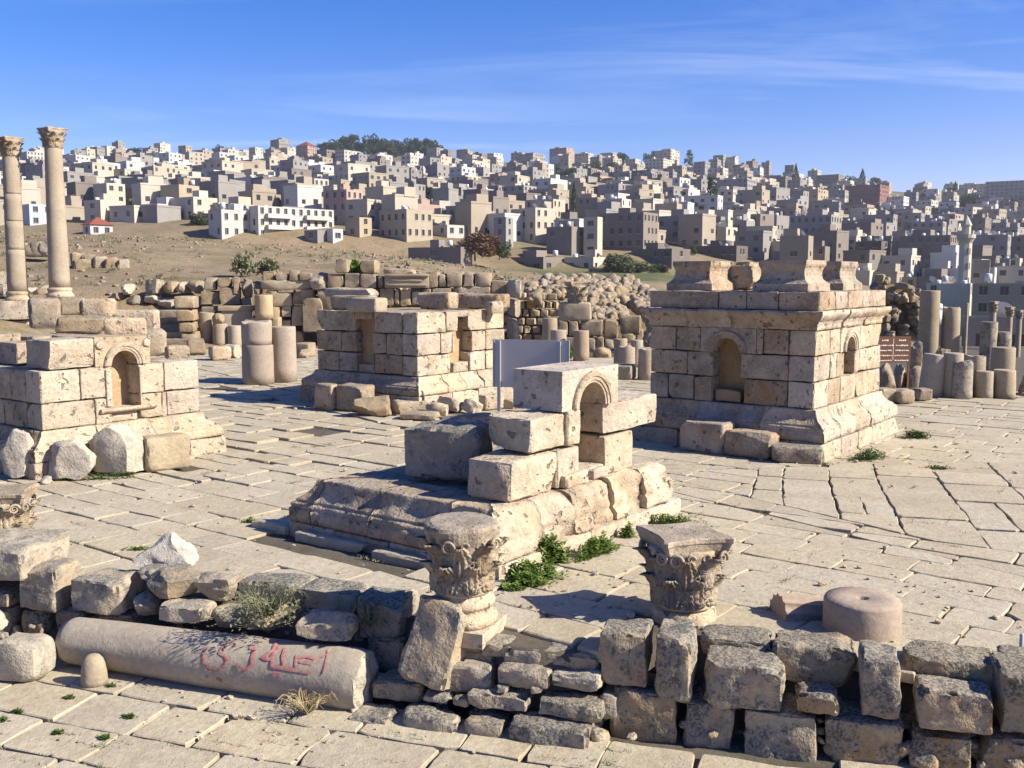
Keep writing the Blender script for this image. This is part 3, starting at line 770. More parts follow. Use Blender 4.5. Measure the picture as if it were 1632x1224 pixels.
# ---- far podium
O2 = G(668, 660)
def podium_far():
    p = thing('niche_podium', 'far middle podium with two worn ochre niches, behind the grey sign board', 'podium', body_at(O2), GRID, 'podia of the crossing')
    a, b, th = 3.4, 3.5, .5; z = [0, .40, .81, 1.31, 1.83, 2.35]
    blk(p, .40, a - .1, .40, b - .1, 0, 2.30, 'podium', name='core', chips=0, amp=0)
    for s0, s1 in ((-BO, .9), (.9, 1.9), (1.9, a + BO)): blk(p, s0, s1, -BO, .3, -.1, z[1], 'pale', chips=3)
    for s0, s1 in ((.3, 1.4), (1.4, 2.4), (2.4, b + BO)): blk(p, -BO, .3, s0, s1, -.1, z[1], 'podium')
    pr = base_prof(z[1], z[2], BO)
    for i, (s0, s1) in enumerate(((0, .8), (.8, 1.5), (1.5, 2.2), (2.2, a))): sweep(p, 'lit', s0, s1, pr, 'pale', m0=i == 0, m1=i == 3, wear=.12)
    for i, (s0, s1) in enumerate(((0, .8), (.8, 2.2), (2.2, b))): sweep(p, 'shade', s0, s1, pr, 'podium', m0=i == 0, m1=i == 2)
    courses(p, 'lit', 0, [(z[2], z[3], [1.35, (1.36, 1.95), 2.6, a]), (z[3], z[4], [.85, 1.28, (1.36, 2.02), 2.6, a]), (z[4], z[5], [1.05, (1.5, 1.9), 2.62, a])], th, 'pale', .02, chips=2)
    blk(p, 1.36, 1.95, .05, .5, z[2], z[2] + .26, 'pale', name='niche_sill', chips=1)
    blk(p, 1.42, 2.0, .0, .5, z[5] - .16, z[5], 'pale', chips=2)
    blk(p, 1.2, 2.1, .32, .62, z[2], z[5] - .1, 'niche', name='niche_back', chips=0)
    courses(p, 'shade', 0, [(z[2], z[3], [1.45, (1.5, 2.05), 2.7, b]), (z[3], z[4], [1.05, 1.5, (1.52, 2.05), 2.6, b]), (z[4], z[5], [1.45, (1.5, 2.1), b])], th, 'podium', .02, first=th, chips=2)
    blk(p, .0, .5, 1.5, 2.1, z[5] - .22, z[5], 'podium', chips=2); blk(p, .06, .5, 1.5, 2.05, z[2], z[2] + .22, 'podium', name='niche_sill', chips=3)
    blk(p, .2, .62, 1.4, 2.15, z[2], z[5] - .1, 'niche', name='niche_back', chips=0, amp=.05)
    blk(p, 0.52, 1.8, .52, 1.8, z[5] - .3, z[5] - .01, 'podium', name='top_slab'); blk(p, 1.8, a, .52, 1.8, z[5] - .3, z[5] - .015, 'podium', name='top_slab')
    blk(p, .52, 1.9, 1.8, b, z[5] - .3, z[5] - .01, 'podium', name='top_slab'); blk(p, 1.9, a, 1.8, b, z[5] - .3, z[5] - .015, 'podium', name='top_slab')
podium_far()

# ---- near podium: only the moulded base and the niche piece still stand
O3 = G(795, 930)
def podium_near():
    p = thing('niche_podium', 'ruined near podium in the middle, moulded base carrying a lone arched niche', 'podium', body_at(O3), GRID, 'podia of the crossing')
    a, b, th = 3.45, 2.72, .55; z = [0, .18, .68, 1.13, 1.60, 2.08]
    for s0, s1 in ((-BO, .5), (.5, 1.5), (1.5, 2.4), (2.4, a + BO)): blk(p, s0, s1, -BO, .3, -.12, z[1], 'pale', chips=2)
    for s0, s1 in ((.3, 1.3), (1.3, 2.2), (2.2, b + BO - .02)): blk(p, -BO + .03, .3, s0, s1, -.12, z[1] - .004, 'podium')
    pr = base_prof(z[1], z[2], BO)
    h_ = z[2] - z[1]; pl = [(0, z[2]), (.09, z[2] - .01), (.15, z[2] - .06), (.20, z[2] - .14), (.25, z[2] - .22), (.27, z[2] - .28), (.25, z[2] - .33), (.285, z[2] - .37), (.29, z[1])]
    for i, (s0, s1) in enumerate(((0, .62), (.64, 1.22), (1.27, 2.15), (2.16, 2.9), (2.91, a))): sweep(p, 'lit', s0, s1, pl, 'pale', m0=i == 0, m1=i == 4, wear=.26, depth=.5, amp=.05)
    for i, (s0, s1) in enumerate(((0, .55), (.56, 1.62), (1.63, 2.62), (2.64, b))): sweep(p, 'shade', s0, s1, pr, 'podium', m0=i == 0, m1=i == 3, wear=.05, depth=.55, amp=.03)
    blk(p, .5, a - .3, .5, b - .3, 0, z[2] - .06, 'grey', name='core', chips=0)
    for x0, x1, y0, y1 in ((.55, 1.7, .6, 1.7), (1.7, a, .6, 1.7), (.55, 1.7, 1.7, b), (1.7, a, 1.7, b)): blk(p, x0, x1, y0, y1, z[2] - .3, z[2] - .03, 'grey', name='base_slab')
    # lowest course
    blk(p, .26, 1.22, -.03, .62, z[2], z[3] + .04, 'pale', r=.04, amp=.02, chips=2)
    blk(p, 1.23, 1.72, 0, .52, z[2], z[3] + .02, 'pale', chips=0, name='niche_jamb', r=.02)
    blk(p, 1.30, 1.80, -.09, .05, z[2], z[2] + .17, 'pale', name='jamb_foot', chips=1, r=.04, amp=.02)
    blk(p, 1.72, 2.32, .02, .5, z[2], z[2] + .16, 'pale', name='niche_sill', chips=1)
    blk(p, 2.30, 3.02, -.01, .55, z[2], z[3] + .06, 'pale', chips=2, amp=.02, lo=.86)
    blk(p, 1.95, 2.30, -.06, .1, z[2], z[2] + .14, 'pale', name='jamb_foot', chips=1, r=.03)
    # middle course
    blk(p, .70, 1.66, .0, .80, z[3] + .04, z[4], 'pale', chips=6, r=.03, amp=.03, lo=.62, hi=.8)
    blk(p, 1.40, 1.69, -.035, .3, z[3] + .05, z[4] + .01, 'pale', name='niche_jamb', chips=0, r=.02)
    blk(p, 2.28, 3.62, -.02, .62, z[3] + .07, z[4] + .02, 'pale', chips=2, amp=.02, lo=.8)
    blk(p, 1.62, 2.5, .40, .7, z[2], z[5] - .08, 'niche', name='niche_back', chips=0, amp=.03)
    # arch stone
    arch_block(p, 'lit', 1.98, .66, .62, .30, z[4], z[5], .72, 'pale')
podium_near()
# ================================================================ near wall, stones, capitals, fallen column
def WF(px): return 8.2125 / (1 + .275 * (px - CX) / FPX)
WANG = math.atan(-.275)
def stone_px(par, x0, y0, x1, y1, Y, dep, mat='wall', kind='block', rz=WANG, name='stone', amp=.02, r=.06, chips=5, rx=0, ry=0, lo=.74, hi=.93, cuts=12, n=11, res=.09, taper=0, sink=0.0, tf=.8):
    cx = (x0 + x1) / 2; zt = D(cx, y0, Y + dep * tf).z; zb = D(cx, y1, Y).z - sink
    w_ = (x1 - x0) / FPX * (Y + dep * .3); w_ = max(.05, (w_ - dep * abs(math.sin(rz)) * .25) / math.cos(rz)); h = max(.05, zt - zb)
    c = D(cx, (y0 + y1) / 2, Y + dep / 2); loc = Vector((c.x, Y + dep / 2, (zt + zb) / 2))
    s = nseed()
    me = (block_mesh(w_, dep, h, M[mat], s, r, amp, chips, res, lo=lo, hi=hi, name=name) if kind == 'block'
          else boulder_mesh(w_ * 1.04, dep * 1.04, h * 1.04, M[mat], s, cuts, .05, n, name, taper))
    if par is not None: loc = loc - par.location
    return ob(name, me, par, loc, (rx, ry, rz))
def loose(name, label, cat, x0, y0, x1, y1, Y=None, dep=.4, z=0.0, group=None, **k):
    if Y is None: Y = G((x0 + x1) / 2, y1, z).y
    return tag(stone_px(None, x0, y0, x1, y1, Y, dep, name=name, **k), label, cat, group)

# ---- retaining wall, right part: two courses of rough squared stones
def near_wall():
    p = thing('dry_stone_wall', 'retaining wall of rough dark lichened stones along the lower right edge', 'wall', (2.2, 7.6, LOW))
    for (x0, y0, x1, y1, dy, dep) in ((956, 986, 1040, 1097, .04, .46), (1041, 986, 1114, 1122, 0, .5), (1119, 1033, 1254, 1139, -.02, .5), (1266, 1088, 1338, 1143, -.02, .3),
                                      (1365, 1024, 1435, 1152, .0, .5), (1456, 1079, 1578, 1174, -.02, .36), (1579, 1043, 1700, 1182, 0, .62),
                                      (1115, 998, 1232, 1060, .42, .42), (1229, 1005, 1368, 1100, .36, .46), (1436, 1024, 1583, 1100, .32, .46),
                                      (972, 1100, 1087, 1203, 0, .5), (1088, 1120, 1176, 1215, .02, .5), (1180, 1136, 1305, 1230, -.02, .5), (1309, 1148, 1436, 1240, 0, .5), (1439, 1170, 1546, 1256, 0, .5), (1549, 1178, 1680, 1268, .02, .5), (1702, 1052, 1820, 1190, 0, .5), (1824, 1064, 1930, 1200, .02, .5), (1934, 1072, 2080, 1210, 0, .5), (1684, 1190, 1800, 1280, 0, .5), (1804, 1200, 1930, 1290, 0, .5), (1934, 1212, 2080, 1300, 0, .5), (1590, 1030, 1720, 1100, .4, .45), (1730, 1040, 1900, 1110, .4, .45)):
        cx = (x0 + x1) / 2
        stone_px(p, x0, y0, x1, y1, WF(cx) + dy, dep, 'wall', res=.042, r=.03, amp=.034, chips=5, tf=.05 if y0 > 1095 and x0 != 1266 else .8)
    for (px, py, s) in ((1098, 1112, 12), (1262, 1118, 14), (1350, 1140, 16), (1442, 1150, 16), (1545, 1172, 14), (1178, 1160, 12), (1310, 1180, 14), (968, 1130, 14), (1440, 1200, 12)):
        stone_px(p, px - s, py - s, px + s, py + s, WF(px) + .22, .25, 'wall', 'boulder', n=6)
    q = thing('stepped_footing', 'three stepped rows of low lichened footing stones left of the wall', 'wall', (-.4, 8.2, LOW))
    for (x0, y0, x1, y1, dy, dep) in ((559, 1122, 636, 1182, -.36, .34), (636, 1124, 740, 1186, -.35, .3), (741, 1132, 812, 1201, -.33, .34), (809, 1135, 949, 1224, -.36, .36),
                                      (746, 1091, 850, 1137, -.17, .28), (858, 1103, 968, 1152, -.19, .3), (674, 1095, 724, 1124, -.12, .22),
                                      (794, 1050, 888, 1101, -.06, .3), (880, 1058, 966, 1104, -.05, .3), (707, 1037, 797, 1109, -.02, .4), (597, 1064, 690, 1124, -.02, .4), (730, 1020, 800, 1062, .16, .3), (802, 1020, 872, 1062, .1, .3), (866, 1024, 962, 1070, .1, .32), (790, 1090, 812, 1106, -.12, .12), (846, 1092, 866, 1108, -.12, .12), (956, 1090, 990, 1150, -.02, .3), (770, 1010, 822, 1052, .14, .3), (690, 1075, 730, 1106, -.02, .25), (722, 1106, 750, 1128, -.16, .12)):
        cx = (x0 + x1) / 2; stone_px(q, x0, y0, x1, y1, WF(cx) + dy, dep, 'grey' if y0 > 1090 else 'boulder', res=.042, r=.035, amp=.03, chips=6)
    t = thing('dry_stone_wall', 'tumbled left end of the near wall behind the fallen column', 'wall', (-3.5, 9.6, LOW))
    WL = lambda px: WF(px) + .42
    for (x0, y0, x1, y1, dy, dep, mat, kind) in (
            (123, 905, 222, 985, 0, .5, 'boulder', 'block'), (42, 886, 124, 977, .02, .5, 'boulder', 'block'), (0, 929, 41, 970, .03, .4, 'wall', 'block'), (-70, 930, -2, 972, .03, .4, 'wall', 'block'),
            (6, 968, 45, 1013, .05, .4, 'wall', 'block'), (48, 974, 98, 1013, .05, .4, 'wall', 'block'), (98, 972, 160, 1018, .08, .4, 'wall', 'block'), (-60, 972, 4, 1016, .05, .4, 'wall', 'block'), (160, 978, 240, 1020, .08, .4, 'wall', 'block'),
            (6, 1013, 60, 1058, .05, .4, 'wall', 'block'), (62, 1013, 110, 1056, .07, .4, 'wall', 'block'), (-60, 1016, 4, 1060, .05, .4, 'wall', 'block'),
            (213, 938, 260, 988, -.02, .34, 'boulder', 'boulder'), (256, 951, 343, 997, -.14, .34, 'boulder', 'block'), (315, 905, 386, 963, .12, .4, 'boulder', 'boulder'),
            (384, 913, 492, 965, .32, .42, 'grey', 'block'), (478, 924, 588, 980, .25, .45, 'grey', 'block'), (342, 958, 400, 1005, .05, .35, 'boulder', 'boulder'), (383, 950, 470, 1010, .05, .4, 'wall', 'boulder'),
            (570, 935, 663, 1026, .06, .5, 'grey', 'block'), (590, 1015, 660, 1075, .02, .4, 'wall', 'block'), (220, 897, 276, 931, .18, .36, 'boulder', 'boulder')):
        cx = (x0 + x1) / 2; stone_px(t, x0, y0, x1, y1, WL(cx) + dy, dep, mat, kind, tf=.05 if y0 > 965 else .8, res=.045, r=.035, amp=.03, chips=6, n=13)
near_wall()
def wall_rubble():
    rg = random.Random(12); mb = MB(); bs = []
    for v in range(5):
        me = boulder_mesh(1, 1, 1, M['wall'], 800 + v, 11, .06, 4, 'tmp'); bs.append(([tuple(x.co) for x in me.vertices], [tuple(f.vertices) for f in me.polygons])); bpy.data.meshes.remove(me)
    for i in range(520):
        x = rg.uniform(-6, 4.6); t = rg.random(); off = .08 + .45 * t if x > 1.2 else -.1 + .5 * t if x > -.9 else .05 + .7 * t
        y = wall_front(x) + off; zt = LOW + .02 + .5 * max(0, min(1, off / .6)) * rg.random(); s = rg.uniform(.03, .11) * (1.5 if rg.random() < .2 else 1)
        mb.add(*bs[rg.randrange(5)], 0, Matrix.Translation((x, y, zt)) @ Matrix.Rotation(rg.random() * 6, 4, 'Z') @ Matrix.Rotation(rg.random() * 6, 4, 'X') @ Matrix.Diagonal((s * rg.uniform(.8, 1.6), s, s * rg.uniform(.6, 1), 1)))
    tag(ob('wall_rubble', mb.build('wall_rubble', M['wall'], True)), 'small rubble packed along the foot and core of the near wall', 'rubble', kind='stuff')
wall_rubble()
WL = lambda px: WF(px) + .42
loose('boulder', 'pointed pale boulder standing on the tumbled left end of the wall', 'boulder', 224, 840, 330, 918, WL(276) + .42, .62, mat='white', kind='boulder', taper=.62, cuts=20, n=14)
loose('boulder', 'squat angular boulder just below the pointed pale boulder', 'boulder', 238, 900, 328, 957, WL(282) - .02, .46, mat='boulder', kind='boulder', cuts=14, n=11)
loose('carved_block', 'long carved block with sunlit top at the far left wall end', 'stone block', -60, 842, 106, 930, WL(40) + .02, .95, mat='boulder', chips=6, r=.04, amp=.035, res=.06)
loose('stone', 'rounded oblong stone lying on earth behind the fallen column', 'stone', 477, 966, 574, 1024, WF(525) + .08, .34, mat='boulder', kind='boulder', cuts=8, n=11, rz=R(-6))
s = ob('leaning_slab', block_mesh(.50, .38, .76, M['boulder'], 311, .04, .035, 7, .05, lo=.7, hi=.88), None, D(699, 1022, 8.52), (R(-16), R(10), R(-24)))
tag(s, 'thick grey slab leaning against the column base under the rounded capital', 'stone slab')
loose('stone', 'pale block on the lower pavement at the left frame edge', 'stone', 0, 1005, 82, 1094, G(40, 1092, LOW).y, .42, mat='white', kind='block', chips=6, r=.06, amp=.03, rz=R(-8))
loose('stone', 'rounded pale stone cut by the left frame edge above a block', 'stone', -60, 958, 12, 1030, 9.2, .4, mat='white', kind='boulder', n=10)
V, F = lathe([(.118, 0), (.118, .05), (.112, .12), (.10, .19), (.085, .24), (.06, .275), (.03, .29)], 24, wob=.12, seed=4)
tag(ob('stub_stone', mesh('stub_stone', V, F, M['column']), None, G(150, 1090, LOW)), 'small bullet-shaped stone standing on the lower pavement before the column', 'stone')

# ---- fallen column with red graffiti
def fallen_column():
    A = D(112, 1019, 9.55); B = D(583, 1086, 8.62); ax = B - A; L = ax.length; d = ax.normalized(); r0, r1 = .225, .285
    p = thing('fallen_column', 'fallen column shaft with red painted graffiti lying before the wall', 'column', (A.x, A.y, LOW))
    q = d.to_track_quat('Z', 'Y'); n = 40; k = 46; V = []; F = []
    for i in range(k + 1):
        for j in range(n):
            a = 2 * math.pi * j / n; t = i / k; r = r0 + (r1 - r0) * t
            r *= 1 + .024 * fbm(Vector((math.cos(a) * 2, math.sin(a) * 2, t * 5)), 4) - .05 * max(0, noise.noise(Vector((math.cos(a) * 3, math.sin(a) * 3, t * 9 + 4))) - .42)
            z = L * t
            if i == k: z += .035 * noise.noise(Vector((math.cos(a) * 2.3, math.sin(a) * 2.3, 7))); r *= .94
            if i == k - 1: r *= .985 + .02 * noise.noise(Vector((math.cos(a) * 6, math.sin(a) * 6, 1)))
            if i == 0: r *= .93
            V.append((r * math.cos(a), r * math.sin(a), z))
    for i in range(k):
        for j in range(n): F.append((i * n + j, i * n + (j + 1) % n, (i + 1) * n + (j + 1) % n, (i + 1) * n + j))
    F.append(tuple(reversed(range(n))))
    sh = mesh('shaft', V, F, M['column'])
    ob('shaft', sh, p, A - p.location, q.to_euler())
    V = []; F = []                                  # freshly broken end face
    for m in range(6):
        for j in range(n):
            a = 2 * math.pi * j / n; rr = r1 * .94 * (1 - m / 5.5) if m < 5 else .01
            V.append((rr * math.cos(a), rr * math.sin(a), L + .035 * noise.noise(Vector((math.cos(a) * 2.3 * (1 - m / 6), math.sin(a) * 2.3 * (1 - m / 6), 7))) + .02 * min(m, 2)))
    for m in range(5):
        for j in range(n): F.append((m * n + j, m * n + (j + 1) % n, (m + 1) * n + (j + 1) % n, (m + 1) * n + j))
    ob('broken_end', mesh('broken_end', V, F, M['white'], False), p, A - p.location, q.to_euler())
    # spray-painted strokes, laid on the curved surface
    def hit(px, py):
        o = Vector((0, 0, CAMZ)); r_ = ray(px, py); lo = None
        for i in range(400):
            t = 8.0 + i * .008; P = o + r_ * (t / r_.y); s_ = (P - A).dot(d); rad = (P - A - d * s_).length
            if rad <= r0 + (r1 - r0) * max(0, min(1, s_ / L)) + .004: lo = P; break
        if lo is None: return None
        s_ = (lo - A).dot(d); nrm = (lo - A - d * s_).normalized()
        return A + d * s_ + nrm * ((r0 + (r1 - r0) * s_ / L) * 1.012 + .0055), nrm
    def C(l): return [(300 + x / 5.1, 980 + y / 5.1) for x, y in l]
    strokes = [(C([(150, 262), (122, 320), (126, 392), (168, 438), (238, 446), (298, 416), (320, 368), (292, 330), (252, 308), (282, 262), (392, 212)]), .030),
               (C([(495, 275), (545, 268), (522, 340), (522, 408), (462, 448), (388, 398)]), .034),
               (C([(722, 205), (690, 290), (598, 352), (668, 362)]), .036), (C([(742, 250), (684, 338), (682, 420), (760, 430), (880, 452), (1002, 470)]), .036),
               (C([(790, 270), (768, 340), (782, 428)]), .034), (C([(880, 325), (872, 430)]), .03), (C([(880, 350), (960, 342), (1052, 358), (1000, 396), (900, 382)]), .03),
               (C([(1136, 282), (1124, 362), (1095, 482)]), .020), (C([(1140, 308), (1088, 350)]), .014),
               (C([(690, 470), (735, 505)]), .056), (C([(150, 490), (158, 512)]), .030), (C([(232, 512), (272, 545)]), .034)]
    for S, wd in strokes:
        pts = []
        for a, b in zip(S, S[1:]):
            for i in range(6): pts.append((a[0] + (b[0] - a[0]) * i / 6, a[1] + (b[1] - a[1]) * i / 6))
        pts.append(S[-1]); H = [hit(*x) for x in pts]; H = [h for h in H if h]
        if len(H) < 2: continue
        V = []; F = []
        for i, (P, nr) in enumerate(H):
            tn = (H[min(i + 1, len(H) - 1)][0] - H[max(i - 1, 0)][0]).normalized(); sd_ = nr.cross(tn).normalized()
            e = wd * .5 * (1 if 0 < i < len(H) - 1 else .6) * (1 + .3 * noise.noise(P * 40))
            V += [P + sd_ * e - nr * .003 - p.location, P - p.location, P - sd_ * e - nr * .003 - p.location]
        for i in range(len(H) - 1):
            for m in (0, 1): F.append((i * 3 + m, i * 3 + m + 1, i * 3 + m + 4, i * 3 + m + 3))
        ob('graffiti_stroke', mesh('graffiti_stroke', V, F, M['spray']), p)
def spray_mat():
    k = NT('spray_paint_red'); tc = k.n('ShaderNodeTexCoord'); v = tc.outputs['Object']
    n1 = k.noise(v, 26, 4, 0.7); n2 = k.noise(v, 90, 2, 0.7)
    m = k.ramp(k.math('ADD', k.math('MULTIPLY', n1, .7), k.math('MULTIPLY', n2, .3)), .36, .60)
    k.l(k.mix(m, (0.36, 0.05, 0.085), (0.36, 0.25, 0.185)), k.b.inputs['Base Color']); return k.m
M['spray'] = spray_mat()
fallen_column()

# ---- Corinthian capitals
def tube(path, rad, n=6, closed=False):
    V = []; F = []; m = len(path)
    for i, p in enumerate(path):
        t = (path[min(i + 1, m - 1)] - path[max(i - 1, 0)]).normalized()
        a = t.orthogonal().normalized() if i == 0 else (pa - t * pa.dot(t)).normalized()
        pa = a; b = t.cross(a); r = rad[i] if isinstance(rad, (list, tuple)) else rad
        for j in range(n):
            w_ = 2 * math.pi * j / n; V.append(p + a * r * math.cos(w_) + b * r * math.sin(w_))
    for i in range(m - 1):
        for j in range(n): F.append((i * n + j, i * n + (j + 1) % n, (i + 1) * n + (j + 1) % n, (i + 1) * n + j))
    F.append(tuple(reversed(range(n)))); F.append(tuple((m - 1) * n + j for j in range(n)))
    return V, F
CAPM = {}
def capital_meshes(mat, key):
    if key in CAPM: return CAPM[key]
    bell = lambda z: .262 + .075 * z + .10 * max(0, z - .3) ** 1.5 * 2.2
    H = .64; rs = []
    V, F = lathe([(.275, -.03), (.28, -.015), (.275, 0)] + [(bell(z * H), z * H) for z in [i / 12 for i in range(1, 11)]], 40, wob=.03)
    mb = mesh('bell', V, F, mat)
    def leaf(z0, h, w0, curl, sd):
        V = []; F = []; NT_, NS = 18, 15
        for i in range(NT_ + 1):
            t = i / NT_
            wd = w0 * (.62 + .55 * math.sin(math.pi * min(1, t * 1.05)) ** .8) * (1 - .5 * t ** 4) * (1 + .15 * math.sin(t * 5.5 * 2 * math.pi - 1))
            for j in range(NS):
                s = j / (NS - 1) * 2 - 1; z = z0 + h * (t if t < .8 else .8 + .2 * math.sin((t - .8) / .2 * 2.2))
                out = .016 + .022 * (1 - s * s) * (1 - .3 * t) + curl * max(0, t - .55) ** 1.7 * 1.6 - .045 * abs(s) ** 2 * t
                out += .019 * math.cos(s * math.pi * 4.5 + t * 1.2 * (1 if s > 0 else -1)) + .010 * (1 - min(1, abs(s) * 7))
                out += .006 * noise.noise(Vector((s * 4, t * 9, sd)))
                r = bell(min(z, H * .85)) + out; a = s * wd / r
                V.append((r * math.cos(a), r * math.sin(a), z))
        for i in range(NT_):
            for j in range(NS - 1): F.append((i * NS + j, i * NS + j + 1, (i + 1) * NS + j + 1, (i + 1) * NS + j))
        n = len(V)                                       # back skin so that the leaf has thickness
        for v in V[:n]:
            f = 1 - .03 / math.hypot(v[0], v[1]); V.append((v[0] * f, v[1] * f, v[2] - .008))
        F += [tuple(x + n for x in reversed(f)) for f in F[:]]
        rim = [j for j in range(NS)] + [i * NS + NS - 1 for i in range(1, NT_ + 1)] + [NT_ * NS + j for j in range(NS - 2, -1, -1)] + [i * NS for i in range(NT_ - 1, 0, -1)]
        for a, b in zip(rim, rim[1:] + rim[:1]): F.append((b, a, a + n, b + n))
        return mesh('acanthus_leaf', V, F, mat)
    l1 = leaf(.0, .29, .112, .30, 1.3); l2 = leaf(.18, .31, .112, .30, 4.7)
    def vol(r, turns, rad):
        P = []
        for i in range(36):
            t = i / 35; a = t * turns * 2 * math.pi; q = r * (1 - .82 * t); P.append(Vector((q * math.cos(a), .02 * t, q * math.sin(a))))
        V, F = tube(P, [rad * (1 - .5 * i / 35) for i in range(36)], 6); return mesh('volute', V, F, mat)
    v1 = vol(.062, 1.9, .017); v2 = vol(.042, 1.6, .013)
    V = []; F = []; ring = []
    for e in range(4):                                    # abacus with hollowed sides and cut corners
        for i in range(9):
            t = i / 8 * 2 - 1; y = t * .355; x = .355 - .06 * (1 - t * t) + .0; c = min(1, 1.0)
            if abs(t) == 1: y *= .92
            a = e * math.pi / 2; ring.append((x * math.cos(a) - y * math.sin(a), x * math.sin(a) + y * math.cos(a)))
    n = len(ring)
    for (g, z) in ((.84, .50), (.90, .535), (.93, .57), (.96, .60), (1.0, .615), (1.0, .65), (.97, .66)):
        for q, (x, y) in enumerate(ring):
            k = g * (1 + .035 * noise.noise(Vector((x * 9, y * 9, z * 9)))); V.append((x * k, y * k, z + .006 * noise.noise(Vector((x * 9, y * 9, 3)))))
    for i in range(6):
        for j in range(n): F.append((i * n + j, i * n + (j + 1) % n, (i + 1) * n + (j + 1) % n, (i + 1) * n + j))
    F.append(tuple(reversed(range(n)))); F.append(tuple(6 * n + j for j in range(n)))
    ab = mesh('abacus', V, F, mat, False)
    V, F = lathe([(.30, .44), (.33, .50), (.35, .56), (.36, .61), (.345, .645), (.30, .665), (.15, .67)], 48, wob=.16, seed=2)
    ar = mesh('abacus', V, F, mat, False)
    CAPM[key] = (mb, l1, l2, v1, v2, ab, ar); return CAPM[key]
def capital(label, loc, rz, sx=1.0, sz=1.0, mat='carved', worn=False, group='Corinthian capitals', tilt=(0, 0), name='corinthian_capital', full=True, parent=None):
    mb, l1, l2, v1, v2, ab, ar = capital_meshes(M[mat], mat)
    if parent is None: p = thing(name, label, 'capital', loc, rz, group)
    else:
        p = bpy.data.objects.new(name, None); COL.objects.link(p); p.parent = parent; p.location = loc; p.rotation_euler = (0, 0, rz)
    p.rotation_euler = (tilt[0], tilt[1], rz); p.scale = (sx, sx, sz)
    ob('bell', mb, p); ob('abacus', ar if worn else ab, p)
    for i in range(8):
        ob('acanthus_leaf', l1, p, (0, 0, 0), (0, 0, i * math.pi / 4)); ob('acanthus_leaf', l2, p, (0, 0, 0), (0, 0, (i + .5) * math.pi / 4))
    if full:
        for e in range(4):
            a = e * math.pi / 2
            for s_ in (-1, 1):
                r = .335 if not worn else .30
                for (off, me, zz, rr) in ((.235, v1, .475, r), (.075, v2, .475, .315)):
                    if worn and off > .2 and (e + s_) % 2: continue
                    x, y = rr, off * s_
                    ob('volute', me, p, (x * math.cos(a) - y * math.sin(a), x * math.sin(a) + y * math.cos(a), zz), (0, 0, a + math.pi / 2 + (.5 if off > .2 else 0) * s_), (s_, 1, 1) if s_ > 0 else None)
    return p
capital('worn round-topped Corinthian capital with volutes, on a moulded base above the leaning slab', (D(737, 900, 8.72).x, 8.72, .42), R(20), .93, .93, worn=True)
capital('square-topped Corinthian capital with sharp acanthus leaves, behind the right wall', (D(1089, 920, 9.1).x, 9.1, .17), R(-62 + 45 + 33), 1.0, 1.0)
capital('capital with flat slab top cut off by the left frame edge', (D(2, 820, 11.0).x, 11.0, .22), R(12), .95, .9)
def column_base(label, loc, r, h, rz, plinth=True, group='column bases'):
    p = thing('attic_pedestal', label, 'column base', loc, rz, group)
    if plinth: square_post(p, r * 1.12, r * 1.12, [(0, 0), (.0, h * .32)], 'pale', 'plinth', (0, 0, 0), 0, nseed())
    z0 = h * .31
    V, F = lathe([(r * 1.0, z0), (r * 1.1, z0 + .03 * h), (r * 1.13, z0 + .12 * h), (r * 1.09, z0 + .21 * h), (r * .98, z0 + .24 * h), (r * .93, z0 + .31 * h), (r * .96, z0 + .38 * h), (r * 1.03, z0 + .41 * h), (r * 1.05, z0 + .48 * h), (r * 1.0, z0 + .54 * h), (r * .92, z0 + .57 * h), (r * .9, h)], 40, wob=.03)
    ob('torus_moulding', mesh('torus_moulding', V, F, M['pale']), p); return p
column_base('moulded attic column base under the round-topped capital', (D(740, 1000, 8.72).x, 8.72, -.03), .27, .43, R(-20))
V, F = lathe([(.30, 0), (.305, .03), (.30, .09), (.285, .14)], 36, wob=.04, seed=3)
tag(ob('column_drum', mesh('column_drum', V, F, M['pale']), None, (D(1089, 990, 9.1).x, 9.1, -.02)), 'thin stone disc under the square-topped capital', 'column drum')
# drum with a dowel hole and a fluted piece beside it
def drum_with_hole():
    p = thing('column_drum', 'pinkish drum with a dowel hole standing behind the right wall', 'column drum', (D(1373, 1000, 8.72).x, 8.72, -.02))
    V, F = lathe([(.335, 0), (.34, .02), (.335, .31), (.325, .335), (.20, .337), (.06, .335), (.05, .328), (.045, .26)], 44, wob=.03, seed=8)
    ob('drum', mesh('drum', V, F, M['pinkcol']), p)
drum_with_hole()
def fluted_piece():
    V = []; F = []; n = 60; k = 5; L = .46
    for i in range(k + 1):
        for j in range(n + 1):
            a = math.pi * j / n; r = .23 - .034 * abs(math.sin(a * 7)) ** .6; V.append((L * (i / k - .5), r * math.cos(a), r * math.sin(a) * 1.0 - .04))
    for i in range(k):
        for j in range(n): F.append((i * (n + 1) + j, (i + 1) * (n + 1) + j, (i + 1) * (n + 1) + j + 1, i * (n + 1) + j + 1))
    F.append(tuple(range(n + 1))); F.append(tuple(reversed([k * (n + 1) + j for j in range(n + 1)])))
    tag(ob('fluted_fragment', mesh('fluted_fragment', V, F, M['pinkcol'], False), None, (D(1275, 1000, 9.15).x, 9.15, .02), (0, R(6), R(8))), 'half-round fluted column fragment lying beside the pinkish drum', 'column fragment')
fluted_piece()
V, F = lathe([(.016, 0), (.016, .34), (.012, .345)], 10)
tag(ob('metal_post', mesh('metal_post', V, F, plain_mat('post_grey', (.3, .3, .32), .5)), None, (D(1627, 1040, 8.0).x, 8.0, -.1)), 'short grey post at the right frame edge behind the wall', 'post')
loose('stone', 'flat dark lichened stone on the pavement left of the grey post', 'stone', 1543, 1018, 1606, 1042, 8.35, .25, mat='grey', kind='boulder')

